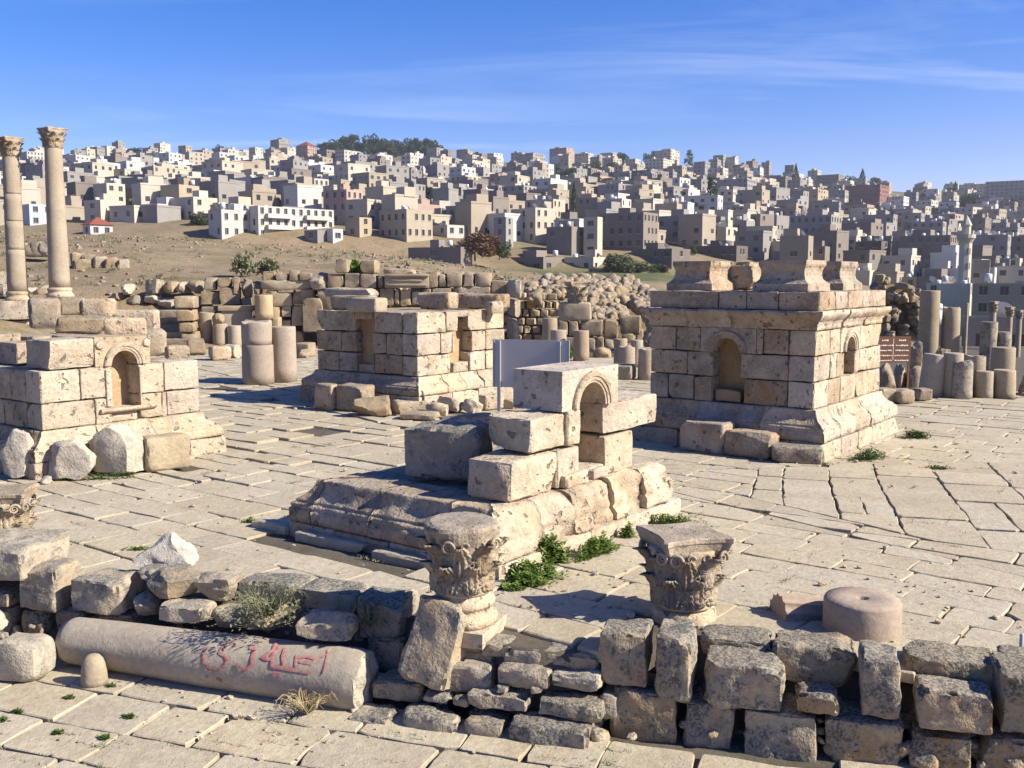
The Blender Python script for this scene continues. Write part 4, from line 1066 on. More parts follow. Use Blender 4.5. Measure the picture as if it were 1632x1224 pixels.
# ---- loose blocks on and round the podia
GB = 'fallen blocks round the podia'
loose('fallen_block', 'big rough lichened block lying on the near podium base', 'stone block', 644, 668, 784, 770, G(712, 770, .65).y - .15, .62, mat='boulder', chips=6, r=.08, amp=.05, rz=R(-22), group=GB, res=.07)
loose('fallen_block', 'small rough stone behind the lichened block on the near podium', 'stone block', 752, 676, 800, 726, 13.6, .5, mat='grey', kind='boulder', group=GB)
for lab, r_, k in (('pale rounded boulder at the far left foot of the left podium', (3, 683, 56, 766), dict(mat='white', kind='boulder', taper=.15, n=11)),
                   ('low grey-white boulder before the left podium corner', (74, 698, 156, 768), dict(mat='white', kind='boulder', cuts=9, n=11)),
                   ('largest pale boulder leaning on the left podium base', (138, 672, 234, 760), dict(mat='white', kind='boulder', cuts=8, n=12, taper=.12)),
                   ('pinkish squared block at the right of the pale boulders', (231, 690, 294, 752), dict(mat='ochre', chips=3, rz=R(40), r=.05)),
                   ('small white cobble on the paving before the left podium', (64, 758, 81, 773), dict(mat='white', kind='boulder', n=6)),
                   ('squat block in shade at the foot of the tall right podium', (1092, 668, 1162, 724), dict(mat='podium', rz=R(-38), r=.05)),
                   ('rounded block in the gap beside the squat shaded block', (1162, 683, 1234, 732), dict(mat='podium', rz=R(-38), r=.07, chips=4)),
                   ('long low kerb block at the near corner of the tall right podium', (1229, 706, 1310, 741), dict(mat='grey', rz=R(-15), r=.04)),
                   ('upright shaded block left at the foot of the far podium', (503, 610, 542, 654), dict(mat='podium', rz=R(-36))),
                   ('cubic rough block at the foot of the far podium niche', (540, 611, 593, 657), dict(mat='ruin', rz=R(-30), chips=5, r=.06)),
                   ('flat rounded block tilted before the far podium', (561, 629, 626, 666), dict(mat='ruin', kind='boulder', cuts=9, rz=R(10))),
                   ('moulded pink block at the near corner of the far podium', (626, 636, 680, 661), dict(mat='pale', rz=R(20))),
                   ('small pale stone beside the moulded pink block', (678, 640, 716, 664), dict(mat='pale', kind='boulder')),
                   ('worn moulded stone leaning on the sunlit side of the far podium', (694, 630, 738, 660), dict(mat='pale', kind='boulder', cuts=9)),
                   ('rounded stone near the foot of the grey sign board', (735, 634, 770, 661), dict(mat='pale', kind='boulder')),
                   ('pale block at the foot of the grey sign board', (765, 626, 800, 654), dict(mat='pale', rz=R(35))),
                   ('low flat slab before the moulded pink block', (640, 654, 700, 671), dict(mat='ruin', rz=R(-10))),
                   ('small ochre stone right of the grey sign post', (800, 634, 826, 652), dict(mat='ochre', kind='boulder')),
                   ('long rough flat stone left of the grey sign post', (701, 656, 800, 684), dict(mat='grey', kind='boulder', cuts=9, n=10)),
                   ('low dark stone half sunk behind the lichened block', (770, 690, 812, 720), dict(mat='grey', kind='boulder'))):
    k = dict(k); dep = max(.18, (r_[2] - r_[0]) / FPX * G((r_[0] + r_[2]) / 2, r_[3]).y * .7)
    loose('fallen_block' if k.get('kind') != 'boulder' else 'boulder', lab, 'stone block' if k.get('kind') != 'boulder' else 'boulder', *r_, dep=dep, group=GB, **k)
GK = 'kerb stones before the near podium'
for lab, r_ in (('short kerb stone at the left end of the strip before the near podium', (405, 824, 470, 851)), ('long worn kerb stone before the near podium moulding', (468, 838, 596, 886)), ('kerb stone nearest the round-topped capital', (594, 872, 694, 909))):
    Y = G((r_[0] + r_[2]) / 2, r_[3]).y
    s = ob('kerb_stone', block_mesh((r_[2] - r_[0]) / FPX * Y * 1.25, .22, .16, M['slab'], nseed(), .03, .02, 3, .1), None, G((r_[0] + r_[2]) / 2, (r_[1] + r_[3]) / 2 + 2, .03), (0, 0, R(-33)))
    tag(s, lab, 'kerb stone', GK)
# ================================================================ ruins behind the crossing
def shaft(par, r0, r1, h, mat='column', name='shaft', top='flat', seed=0, joints=(), n=28):
    P = [(r0, 0)]; k = max(4, int(h / .35))
    for i in range(1, k): P.append((r0 + (r1 - r0) * i / k, h * i / k))
    P.append((r1, h - .03)); P.append((r1 * .97, h))
    for j in joints: P += [(r0 + (r1 - r0) * j / h, j - .014), (r0 + (r1 - r0) * j / h - .018, j - .006), (r0 + (r1 - r0) * j / h - .018, j + .006), (r0 + (r1 - r0) * j / h, j + .014)]
    P.sort(key=lambda q: q[1])
    zf = None
    if top == 'broken': zf = lambda a, r, z: (.28 * r0 * noise.noise(Vector((math.cos(a) * 1.5 + seed, math.sin(a) * 1.5, 2))) if z > h * .8 else 0)
    V, F = lathe(P, n, wob=.035, seed=seed, zf=zf)
    me = mesh(name, V, F, M[mat]); set_flat_caps(me, .8)
    return me
def stub(label, x0, y0, x1, y1, Y=None, mat='column', top='flat', lean=(0, 0), z=0.0, group='column stubs among the ruins', name='column_stub', taper=.96, embed=.05):
    cx = (x0 + x1) / 2
    if Y is None: Y = G(cx, y1, z).y
    r = (x1 - x0) / 2 / FPX * Y; zb = D(cx, y1, Y).z; zt = D(cx, y0, Y + r * .6).z
    return tag(ob(name, shaft(None, r, r * taper, zt - zb + embed, mat, name, top, nseed()), None, (D(cx, y1, Y).x, Y + r, zb - embed), (lean[0], lean[1], 0)), label, 'column', group)
def wallset(name, label, rects, Y, dep, mat, rz=0.0, cat='wall', base=None, kind='block', group=None, r=.05, amp=.02, chips=3, res=.2):
    x0 = min(q[0] for q in rects); x1 = max(q[2] for q in rects); y1 = max(q[3] for q in rects); c = D((x0 + x1) / 2, y1, Y)
    p = thing(name, label, cat, (c.x, Y, c.z), 0, group)
    for q in rects:
        m = q[4] if len(q) > 4 and q[4] else mat; kd = q[5] if len(q) > 5 else kind; dy = q[6] if len(q) > 6 else 0
        stone_px(p, q[0], q[1], q[2], q[3], Y + dy, dep, m, kd, rz, 'block' if kd == 'block' else 'stone', amp, r, chips, res=res, n=7)
    return p
def auto_rects(rng, x0, y0, x1, y1, rows, wmin, wmax, skip=0.0):
    out = []; y = y1; hh = (y1 - y0) / rows
    for i in range(rows):
        x = x0
        while x < x1 - 2:
            w_ = min(rng.uniform(wmin, wmax), x1 - x)
            if x1 - x - w_ < wmin * .6: w_ = x1 - x
            if not (i == rows - 1 and rng.random() < skip): out.append((x + .3, y - hh + rng.uniform(-.6, .6), x + w_ - .3, y))
            x += w_
        y -= hh
    return out
rngm = random.Random(7)
# ---- two standing columns at the left
def tall_column(label, pc, ytop, ybase, Y, wpx0, wpx1, joints, seed):
    b = D(pc, ybase, Y); p = thing('standing_column', label, 'column', b, R(20), 'standing columns at the left')
    r0, r1 = wpx0 / 2 / FPX * Y, wpx1 / 2 / FPX * Y; zt = D(pc, ytop, Y).z - b.z; hb = .42; hc = r1 * 2.35
    V, F = lathe([(r0 * 1.28, 0), (r0 * 1.3, .1), (r0 * 1.22, .16), (r0 * 1.12, .2), (r0 * 1.1, .27), (r0 * 1.18, .31), (r0 * 1.16, .37), (r0 * 1.03, .41), (r0, hb)], 28, wob=.02, seed=seed)
    ob('base', mesh('base', V, F, M['pale']), p)
    ob('shaft', shaft(None, r0, r1, zt - hb - hc, 'column', 'shaft', 'flat', seed, [j * (zt - hb - hc) for j in joints]), p, (0, 0, hb))
    k = hc / .665
    capital(None, (0, 0, zt - hc), R(33), r1 / .262, k, name='capital', full=False, parent=p, group=None)
    return p
tall_column('shorter standing column with worn capital nearest the left frame edge', 29, 219, 480, 42, 30, 24, (.31, .52, .72), 3)
tall_column('taller standing column with a spreading capital, right of the pair', 96, 204, 474, 42, 32, 25, (), 5)
wallset('column_plinth', 'stacked plinth blocks under the left standing column', [(2, 478, 52, 510), (-20, 509, 52, 527), (-60, 500, 0, 530)], 41.2, 1.6, 'pale', R(20), 'plinth')
GT = 'loose blocks on and behind the left podium'
for lab, r_, Y, dep, k in (('tall dark block with a broken hollow behind the left podium', (47, 474, 96, 526), 20.5, .6, dict(mat='ruin', rz=R(25), chips=6, r=.08)),
                           ('short block with shaded face right of the tall dark block', (95, 473, 135, 503), 20.9, .5, dict(mat='ruin', rz=R(30), chips=2)),
                           ('long pale block ending the row behind the left podium', (133, 475, 184, 505), 21.0, .5, dict(mat='pale', rz=R(10), chips=2)),
                           ('rough undercut block lying across the left podium top', (93, 501, 169, 535), 18.9, .6, dict(mat='ruin', rz=R(18), chips=7, r=.08, amp=.04)),
                           ('moulded cornice block on the left podium above the niche', (168, 505, 232, 537), 18.2, .5, dict(mat='pale', rz=R(20), chips=1)),
                           ('wide pale slab standing behind the cornice block', (182, 493, 252, 530), 22.5, .5, dict(mat='pale', rz=R(8), chips=2)),
                           ('tall worn upright stone right of the left podium niche', (224, 523, 264, 569), 20.3, .35, dict(mat='ruin', rz=R(25), chips=5, r=.09)),
                           ('small white carved block on the paving end of the left podium', (264, 549, 301, 575), 18.9, .4, dict(mat='pale', rz=R(25), chips=4))):
    loose('loose_block', lab, 'stone block', *r_, Y=Y, dep=dep, group=GT, **k)
GR_ = 'blocks lying before the far ruins'
for lab, r_, k in (('dark rounded block before the ruin steps', (298, 539, 329, 567), dict(mat='ruin', rz=R(20), chips=4, r=.12)), ('pale broken cube beside a fallen drum', (335, 550, 366, 575), dict(mat='pale', rz=R(30), chips=5, r=.08)),
                   ('small dark block right of the paired pink drums', (472, 545, 500, 570), dict(mat='ruin', chips=4)), ('shaded low block under the paired pink drums', (474, 556, 496, 572), dict(mat='ruin', kind='boulder')),
                   ('broken ochre block at the back of the near podium arch', (974, 579, 1012, 606), dict(mat='ochre', chips=4, rz=R(-20)))):
    loose('loose_block', lab, 'stone block', *r_, dep=.7, group=GR_, **k)
def lying_drum(label, x0, y0, x1, y1, rz):
    Y = G((x0 + x1) / 2, y1).y; r = (y1 - y0) / 2 / FPX * Y; L = (x1 - x0) / FPX * Y
    tag(ob('fallen_drum', shaft(None, r, r, L, 'pale', 'fallen_drum', 'flat', 4), None, (D(x0, y1, Y).x, Y + .3, r), (0, R(90), rz)), label, 'column drum', GR_)
lying_drum('short white drum lying on its side beside the broken cube', 356, 549, 382, 571, R(-25))
# ---- paired pink drums
V = 0
def pink_pair():
    p = thing('pink_column_stub', 'two pink drums stacked, left of the pair behind the crossing', 'column', G(412, 611), 0, 'pink column stubs')
    r = 25.5 / FPX * 29.3; s = 29.3 / FPX
    ob('drum', shaft(None, r, r * .98, 63 * s, 'pinkcol', 'drum', 'flat', 61), p); ob('drum', shaft(None, r * .93, r * .97, 37 * s, 'pinkcol', 'drum', 'broken', 62), p, (-.02, .02, 63 * s), (0, 0, 1))
    q = thing('pink_column_stub', 'single tall pink drum, right of the pair behind the crossing', 'column', G(453, 608), 0, 'pink column stubs')
    ob('drum', shaft(None, 21 / FPX * 29.8, 20 / FPX * 29.8, 91 * s, 'pinkcol', 'drum', 'flat', 63), q)
pink_pair()
# ---- ruin with steps at the left
def steps():
    p = thing('ruin_steps', 'flight of worn stone steps in shade beside a wall stub', 'steps', G(280, 552, 0))
    for i in range(5):
        y1 = 552 - i * 11.5; c = D(278, y1, 44 + i * .55) - p.location
        w_ = (72 - i * 3) / FPX * 44
        ob('step', block_mesh(w_, .8, .36, M['ruin'], nseed(), .04, .02, 2, .25), p, (c.x, 44 + i * .55 + .4 - p.location.y, c.z + .16))
steps()
wallset('wall_stub', 'stepped wall stub with a projecting block beside the steps', [(281, 471, 314, 492), (284, 492, 314, 512), (288, 512, 314, 530), (292, 530, 314, 553)], 44.2, 1.4, 'ruin', R(10))
stub('leaning column stub right of the ruin steps', 311, 498, 336, 552, lean=(0, R(4)))
stub('stub with a rough broken knob on top beside the pedestal altar', 336, 516, 360, 553)
loose('knob_stone', 'rough knob stone sitting on a column stub near the steps', 'stone', 338, 499, 357, 518, Y=45.0, dep=.6, mat='ruin', kind='boulder')
stub('short stub before the capped pedestal altar', 361, 519, 383, 553)
def altar():
    p = thing('altar_pedestal', 'square pedestal with a flat projecting cap slab in the ruins', 'pedestal', D(380, 552, 46.5))
    b = p.location
    def bx(x0, y0, x1, y1, dep, m, nm, dy=0):
        stone_px(p, x0, y0, x1, y1, 46.5 + dy, dep, m, 'block', R(12), nm, .012, .03, 1, res=.3)
    bx(354, 494, 403, 553, 1.1, 'column', 'body'); bx(349, 486, 407, 496, 1.3, 'column', 'cap', -.1)
altar()
wallset('ochre_pier', 'ochre half column on a square footing against the ruin wall', [(403, 505, 438, 556, 'ochre'), (436, 505, 448, 556, 'ochre')], 46.2, .9, 'ochre')
stub('ochre half column drum against the ashlar wall', 403, 470, 432, 507, Y=46.0, mat='ochre', group=None)
wallset('ashlar_wall', 'lit ashlar wall of large pale blocks behind the pink drums', [(432, 464, 468, 488, 'ochre'), (468, 464, 485, 486, 'ruin'), (432, 488, 450, 508, 'ochre'), (450, 487, 466, 506, 'pale'), (466, 486, 485, 520, 'ochre'), (432, 508, 466, 526, 'ochre'),
        (480, 460, 503, 480, 'ruin'), (417, 446, 500, 462, 'ochre'), (420, 432, 440, 448), (440, 436, 462, 448), (462, 430, 478, 448), (478, 434, 498, 448), (424, 462, 444, 468), (444, 462, 470, 467), (484, 480, 505, 530), (404, 448, 418, 470, 'ruin', 'boulder'), (432, 526, 485, 556)], 47.0, 1.0, 'ruin', R(6), amp=.03)
wallset('rubble_ruin', 'ruin of dark openings and leaning blocks above the capped pedestal', [(326, 442, 347, 463), (347, 442, 371, 458), (371, 440, 383, 470), (350, 457, 385, 487), (320, 463, 352, 487), (385, 474, 402, 487), (385, 444, 404, 476, 'ruin', 'boulder'), (312, 472, 324, 488),
        (322, 487, 352, 500), (352, 487, 402, 494)], 48.0, 1.1, 'ruin', R(12), amp=.05, chips=6)
GS = 'boulders on the earth bank at the left'
for lab, r_, mt in (('dark boulder heading the row on the earth bank', (234, 445, 260, 470), 'grey'), ('rounded pale boulder second in the bank row', (261, 448, 285, 468), 'ruin'), ('upright lit boulder third in the bank row', (285, 449, 302, 468), 'pale'), ('broad pale boulder ending the bank row', (301, 447, 327, 468), 'ruin'),
                    ('white cube on top of the stone pile right of the columns', (196, 452, 214, 470), 'white'), ('flat tilted slab in the stone pile right of the columns', (201, 470, 230, 492), 'ruin'), ('small stone left in the stone pile', (180, 466, 197, 480), 'ruin'), ('pale wedge between the pile and the bank row', (232, 465, 256, 484), 'white'),
                    ('pale triangular rock above the ruin steps', (255, 474, 283, 494), 'white'), ('grey rock beside the right standing column', (64, 454, 80, 470), 'ruin'), ('white pointed rock between the two standing columns', (49, 458, 62, 470), 'white')):
    Y = 49 if r_[0] > 150 else 46
    loose('boulder', lab, 'boulder', *r_, Y=Y, dep=.9, mat=mt, kind='boulder', group=GS, n=7, cuts=10)
# ---- long back wall behind the far podium
wallset('ruin_wall', 'dim rear ruin wall between the steps and the ashlar wall', auto_rects(rngm, 312, 474, 492, 552, 5, 14, 30, .3), 48.9, .9, 'ruin', 0, amp=.05, r=.06, chips=5)
wallset('ruin_wall', 'lower course of the long wall hidden behind the far podium', auto_rects(rngm, 484, 456, 812, 530, 5, 16, 34, .2), 47.7, .9, 'ruin', 0, amp=.05, r=.06, chips=5)
wallset('back_wall', 'long low wall of big weathered stones with a carved panel behind the far podium',
        [(495, 434, 525, 462, 'grey', 'boulder'), (525, 436, 552, 460), (552, 435, 577, 460), (577, 436, 603, 460), (603, 440, 615, 460), (685, 432, 701, 459), (701, 436, 714, 458), (713, 432, 739, 458), (740, 434, 757, 458), (757, 434, 784, 458),
         (536, 413, 558, 436), (577, 414, 603, 436), (607, 458, 631, 488), (631, 459, 640, 487, 'ochre'), (640, 461, 658, 487, 'ochre'), (658, 463, 672, 487, 'ochre'), (672, 459, 690, 488), (690, 458, 722, 474), (722, 456, 784, 472, 'pale'),
         (508, 460, 606, 500), (690, 474, 784, 500), (485, 474, 520, 530), (612, 428, 662, 438, 'pale'), (784, 446, 812, 480)], 46.5, 1.1, 'ruin', R(-4), amp=.045, chips=6)
def panel():
    p = thing('carved_relief', 'long carved moulded panel set upright in the back wall', 'carved relief', D(649, 460, 46.2))
    def bx(x0, y0, x1, y1, dep, dy): stone_px(p, x0, y0, x1, y1, 46.2 + dy, dep, 'column', 'block', 0, 'moulding', .01, .03, 0, res=.5)
    bx(614, 438, 684, 459, .5, .12); bx(614, 436, 684, 441, .5, 0); bx(617, 452, 681, 456, .5, .04); bx(624, 444, 674, 449, .5, .07)
panel()
GP = 'blocks on top of the far podium'
for lab, r_, Y, dep, k in (('long ochre block on the near edge of the far podium top', (553, 473, 614, 499), 24.3, .55, dict(mat='ochre', rz=R(-30))), ('grey slab pair behind the long ochre block', (524, 470, 600, 494), 25.4, .5, dict(mat='ruin', rz=R(-25))),
                           ('white-topped slabs lying furthest back on the far podium', (520, 458, 602, 474), 26.6, .6, dict(mat='pale', rz=R(-20), chips=4)), ('squat block with broken right end mid-way on the far podium top', (668, 465, 727, 494), 25.6, .6, dict(mat='podium', rz=R(-25), chips=4)),
                           ('long dark block at the right end of the far podium top', (726, 467, 810, 492), 26.2, .6, dict(mat='podium', rz=R(-18))), ('small pale cube at the right corner of the far podium top', (776, 480, 800, 500), 25.4, .35, dict(mat='pale', rz=R(35)))):
    loose('loose_block', lab, 'stone block', *r_, Y=Y, dep=dep, group=GP, **k)
# ---- recessed wall, rubble and capital to the right of the far podium
wallset('wall_end', 'tall lit curved wall end right of the far podium', [(811, 446, 827, 476, 'pale'), (812, 476, 826, 506, 'pale'), (811, 506, 823, 545, 'pale'), (806, 500, 814, 545, 'pink')] if False else [(811, 446, 827, 476, 'pale'), (812, 476, 826, 506, 'pale'), (811, 506, 823, 545, 'pale')], 44.0, 2.6, 'pale', R(8), r=.12)
wallset('recess_wall', 'ochre block wall in shade inside the recess beside the wall end', auto_rects(rngm, 826, 466, 892, 545, 6, 9, 19), 47.5, .8, 'ochre', R(-14), amp=.04, r=.07)
wallset('capital_block_stack', 'stack of worn blocks carrying a lone capital beside the recess', [(889, 481, 943, 512, 'column'), (889, 511, 907, 535), (907, 510, 924, 536, 'pale'), (925, 509, 962, 537), (962, 507, 987, 540), (988, 502, 1023, 534), (950, 534, 964, 556, 'ochre'), (964, 534, 980, 556, 'ochre'), (990, 528, 1013, 548, 'ochre'), (1013, 524, 1026, 550),
        (924, 537, 950, 560), (980, 538, 992, 562), (1026, 530, 1034, 550), (1034, 534, 1042, 552), (889, 535, 924, 560), (940, 556, 1040, 585)], 43.0, .9, 'ruin', R(-8), amp=.035, chips=4, r=.08)
capital('far lone capital standing on the block stack beside the recess', (D(920, 480, 43.4).x, 43.4, D(920, 481, 43.4).z), R(15), 1.35, 1.32, full=False)
loose('loose_block', 'rounded dark block in front of the block stack', 'stone block', 944, 553, 974, 579, Y=39.5, dep=.7, mat='ruin', kind='boulder', group=GR_)
for i, (lab, r_, Y, top) in enumerate((('dim column stub in shade at the recess mouth', (864, 507, 889, 552), 40, 'flat'), ('stub half hidden by the grey sign board', (877, 526, 904, 573), None, 'flat'), ('bright cylindrical stub right of the grey sign board', (914, 527, 940, 575), None, 'flat'),
                                       ('obliquely broken stub behind the near podium arch', (979, 540, 1001, 582), None, 'broken'), ('broken-topped stub with a sunlit cut face', (986, 553, 1014, 588), None, 'broken'), ('slim ochre stub between two broken stubs', (1006, 542, 1026, 586), None, 'flat'), ('stout stub touching the tall right podium', (1018, 556, 1048, 607), None, 'broken'))):
    stub(lab, *r_, Y=Y, top=top, mat='pinkcol' if i in (1, 2, 4) else 'column')
def rubble(name, label, pts, Ys, rng, s0, s1, mat):
    mb = MB(); bs = []
    for v in range(6):
        me = boulder_mesh(1, 1, 1, M[mat], 900 + v, 7, .05, 4, 'tmp'); bs.append(([tuple(x.co) for x in me.vertices], [tuple(f.vertices) for f in me.polygons])); bpy.data.meshes.remove(me)
    for (px, py) in pts:
        Y = Ys(px, py); c = D(px, py, Y); V, F = bs[rng.randrange(6)]; s = rng.uniform(s0, s1)
        mt = Matrix.Translation(c) @ Quaternion((rng.random() - .5, rng.random() - .5, rng.random() - .5, rng.random() - .5)).normalized().to_matrix().to_4x4() @ Matrix.Diagonal((s * rng.uniform(.7, 1.2), s, s * rng.uniform(.6, 1), 1))
        mb.add(V, F, 0, mt)
    return tag(ob(name, mb.build(name, M[mat], True)), label, 'rubble', kind='stuff')
pts = []
for i in range(420):                                  # rubble bank
    t = rngm.random(); px = 845 + t * 200; y0 = interp([845, 870, 900, 960, 1000, 1040], [462, 448, 446, 448, 446, 470], px); pts.append((px, y0 + rngm.random() ** 1.3 * (22 if px < 940 else 36)))
rubble('rubble_bank', 'bank of grey rubble stones behind the lone capital', pts, lambda px, py: 50 - (py - 446) * .09, rngm, .25, .75, 'ruin')
pts = [(942 + rngm.random() * 62 * (.35 + .65 * t), 455 + t * 55) for t in [rngm.random() for _ in range(230)]]
rubble('rubble_heap', 'heap of pale cobbles spilling down beside the block stack', pts, lambda px, py: 47.5 - (py - 455) * .055, rngm, .25, .55, 'ruin')
pts = [(1030 + rngm.random() * 26, 500 + rngm.random() * 55) for _ in range(60)]
rubble('rubble_spill', 'small rubble at the left edge of the tall right podium', pts, lambda px, py: 42, rngm, .2, .5, 'ruin')
# loose stones over the mound
pts = []
for _ in range(1500):
    Y = rngm.uniform(48, 110); px = rngm.uniform(-40, 860); x = (px - CX) / FPX * Y
    if noise.noise(Vector((x * .07, Y * .07, 9))) > -.05 or rngm.random() < .2: pts.append((x, Y))
mb = MB(); me = boulder_mesh(1, 1, 1, M['ruin'], 931, 10, .05, 3, 'tmp'); BV, BF = [tuple(x.co) for x in me.vertices], [tuple(f.vertices) for f in me.polygons]; bpy.data.meshes.remove(me)
for x, Y in pts:
    s = rngm.uniform(.12, .42) ** 1.3
    mb.add(BV, BF, 0, Matrix.Translation((x, Y, terrain_z(x, Y) + s * .15)) @ Matrix.Rotation(rngm.random() * 6, 4, 'Z') @ Matrix.Diagonal((s * rngm.uniform(.7, 1.5), s, s * .7, 1)))
tag(ob('scattered_stones', mb.build('scattered_stones', M['ruin'], False)), 'small pale stones strewn over the dry mound', 'stones', kind='stuff')
# dark ruined walls cut into the mound
wallset('sunken_wall', 'sunken dark stone wall cut into the mound right of the tall column', [(112, 402, 136, 424), (130, 405, 154, 432), (147, 408, 172, 438), (165, 410, 189, 438), (184, 413, 206, 436, 'pale'), (120, 412, 180, 440)], 62, 1.2, 'ruin', R(30), amp=.08, r=.15, chips=5)
wallset('sunken_wall', 'dark wall remnant on the mound between the standing columns', [(38, 387, 58, 408), (52, 385, 72, 407), (66, 386, 86, 406), (40, 393, 84, 410)], 66, 1.4, 'grey', R(5), amp=.08, r=.15)
wallset('sunken_wall', 'low dark rubble wall left of the first standing column', [(-10, 432, 8, 455), (0, 452, 20, 474)], 46, 1.4, 'grey', R(5), amp=.08, r=.15)
# ---- right-hand row of stubs along the plaza edge
for i, (lab, r_, Y, mt, top, ln) in enumerate((
        ('leaning thick stub at the left of the right-hand row', (1471, 565, 1510, 633), None, 'column', 'flat', (0, R(5))), ('straight dark stub second in the right-hand row', (1508, 563, 1540, 634), None, 'column', 'flat', (0, 0)),
        ('lumpy carved stub in front of the right-hand row', (1523, 577, 1556, 636), None, 'grey', 'broken', (0, 0)), ('broken-shouldered stub behind the lumpy carved one', (1542, 568, 1576, 632), None, 'column', 'broken', (0, 0)),
        ('small low pale stub at the foot of the right-hand row', (1560, 592, 1588, 635), None, 'column', 'flat', (0, 0)), ('wide pale drum stub near the right frame edge', (1590, 590, 1626, 635), None, 'column', 'flat', (0, 0)),
        ('tall broken column shaft behind the right-hand row', (1469, 463, 1501, 566), 31.5, 'column', 'flat', (0, 0)), ('shorter column shaft right of the tall broken shaft', (1505, 490, 1534, 568), 31.5, 'column', 'broken', (0, 0)),
        ('weathered grey shaft with a shoulder bulge in the back row', (1566, 513, 1593, 592), 31, 'grey', 'flat', (0, 0)), ('dark half shaft behind the wide pale drum', (1591, 529, 1615, 592), 31, 'grey', 'flat', (0, 0)), ('drum with broken rim upon the wide pale drum', (1588, 554, 1626, 594), 27.0, 'column', 'flat', (0, 0)))):
    stub(lab, *r_, Y=Y, mat=mt, top=top, lean=ln, group='column stubs along the right plaza edge', taper=.93, embed=.5 if Y else .05)
def slim(label, pc, y0, y1, Y, wpx, cap):
    b = D(pc, y1, Y); p = thing('slim_column', label, 'column', (b.x, Y, b.z - 1.0), 0, 'slim far columns at the right'); r = wpx / 2 / FPX * Y; h = D(pc, y0, Y).z - b.z + 1.0
    hc = r * 3 if cap else 0
    ob('shaft', shaft(None, r, r * .9, h - hc, 'column', 'shaft', 'flat', nseed(), n=16), p)
    if cap: capital(None, (0, 0, h - hc), R(30), r * .9 / .262, hc / .665, name='capital', full=False, parent=p, group=None)
slim('far slim column with capital above the weathered grey shaft', 1581, 480, 530, 44, 11, True)
slim('far slim column with flat capital left of a twin at the right edge', 1607, 489, 545, 44, 10, True)
slim('rightmost far slim column with capital at the frame edge', 1621, 494, 570, 40, 9, True)
slim('thin grey pole beside the shorter broken shaft', 1537, 483, 570, 33, 6, False)
GE = 'kerb blocks under the brown sign'
for lab, r_, mt in (('shaded kerb block left of the brown sign post', (1394, 617, 1424, 643), 'ruin'), ('lit kerb block touching the brown sign post', (1423, 618, 1453, 644), 'ruin'), ('kerb block right of the brown sign post', (1453, 617, 1481, 639), 'ruin')):
    loose('kerb_block', lab, 'stone block', *r_, dep=.5, mat=mt, group=GE, rz=R(15))
for lab, r_, Y in (('rough mottled boulder under the brown sign', (1393, 578, 1428, 620), 28), ('pale boulder right behind the brown sign', (1446, 543, 1470, 584), 29), ('low stone behind the kerb blocks of the sign', (1440, 582, 1474, 622), 28.5), ('plain shaded block behind the sign panel', (1425, 580, 1446, 622), 28.6), ('flat reddish stone between the broken shafts', (1496, 555, 1516, 568), 30.5), ('end stone at the right frame edge by the drum stub', (1624, 595, 1650, 625), 26.5), ('low slab at the right frame edge on the plaza', (1614, 624, 1650, 636), 26.2)):
    loose('boulder', lab, 'boulder', *r_, Y=Y, dep=.7, mat='ruin', kind='boulder', group='boulders behind the brown sign', sink=.3)
def masonry_face():
    p = thing('rubble_core_wall', 'tall ragged rubble core wall beyond the brown sign', 'wall', D(1430, 530, 46)); rg = random.Random(5)
    for i in range(70):
        px = 1393 + rg.random() * 78; top = interp([1393, 1410, 1430, 1452, 1470], [447, 444, 450, 464, 470], px); py = top + rg.random() * (535 - top)
        s = rg.uniform(5, 9); stone_px(p, px - s, py - s, px + s, py + s, 46 + rg.uniform(0, .8), .8, 'ruin', 'boulder', rg.uniform(-.5, .5), 'stone', n=4)
    stone_px(p, 1395, 452, 1450, 545, 46.9, 1.6, 'ruin', 'block', 0, 'core', .12, .2, 5, res=.4); stone_px(p, 1448, 470, 1470, 545, 46.9, 1.6, 'grey', 'block', 0, 'core', .12, .2, 5, res=.4)
masonry_face()

# ---- signs
M['steel'] = plain_mat('galvanised_steel', (.32, .34, .37), .45, .5, nz=.06, sc=2)
M['sign_back'] = plain_mat('grey_sign_back', (.52, .48, .43), .9, .05, nz=.04, sc=1.2)
M['brown'] = plain_mat('brown_sign_enamel', (.13, .055, .026), .6, .4, nz=.05)
M['sign_white'] = plain_mat('white_sign_paint', (.75, .72, .66), .6, nz=.03)
M['rust'] = plain_mat('brown_post', (.16, .07, .035), .7, nz=.15)
def grey_board():
    b = G(794, 664); p = thing('sign_board', 'large blank grey sign board seen from behind on two posts', 'sign', b, math.atan2(-.18, 1) - .1); Y = b.y; s = Y / FPX
    zt = D(794, 541, Y).z; zb = D(794, 617, Y).z; W_ = 118 * s * 1.06
    mb = MB(); mb.box(-.13, W_ - .13, .03, .05, zb, zt); ob('panel', mb.build('panel', M['sign_back']), p)
    for x in (0.02, W_ - .36):
        mb = MB(); mb.box(x - .035, x + .035, -.03, .029, -.1, zt - .02); ob('post', mb.build('post', M['steel']), p)
    for x in (W_ - .16, -.132):
        mb = MB(); mb.box(x, x + .032, .01, .055, zb + .002, zt + .002); ob('edge_strip', mb.build('edge_strip', M['steel']), p)
grey_board()
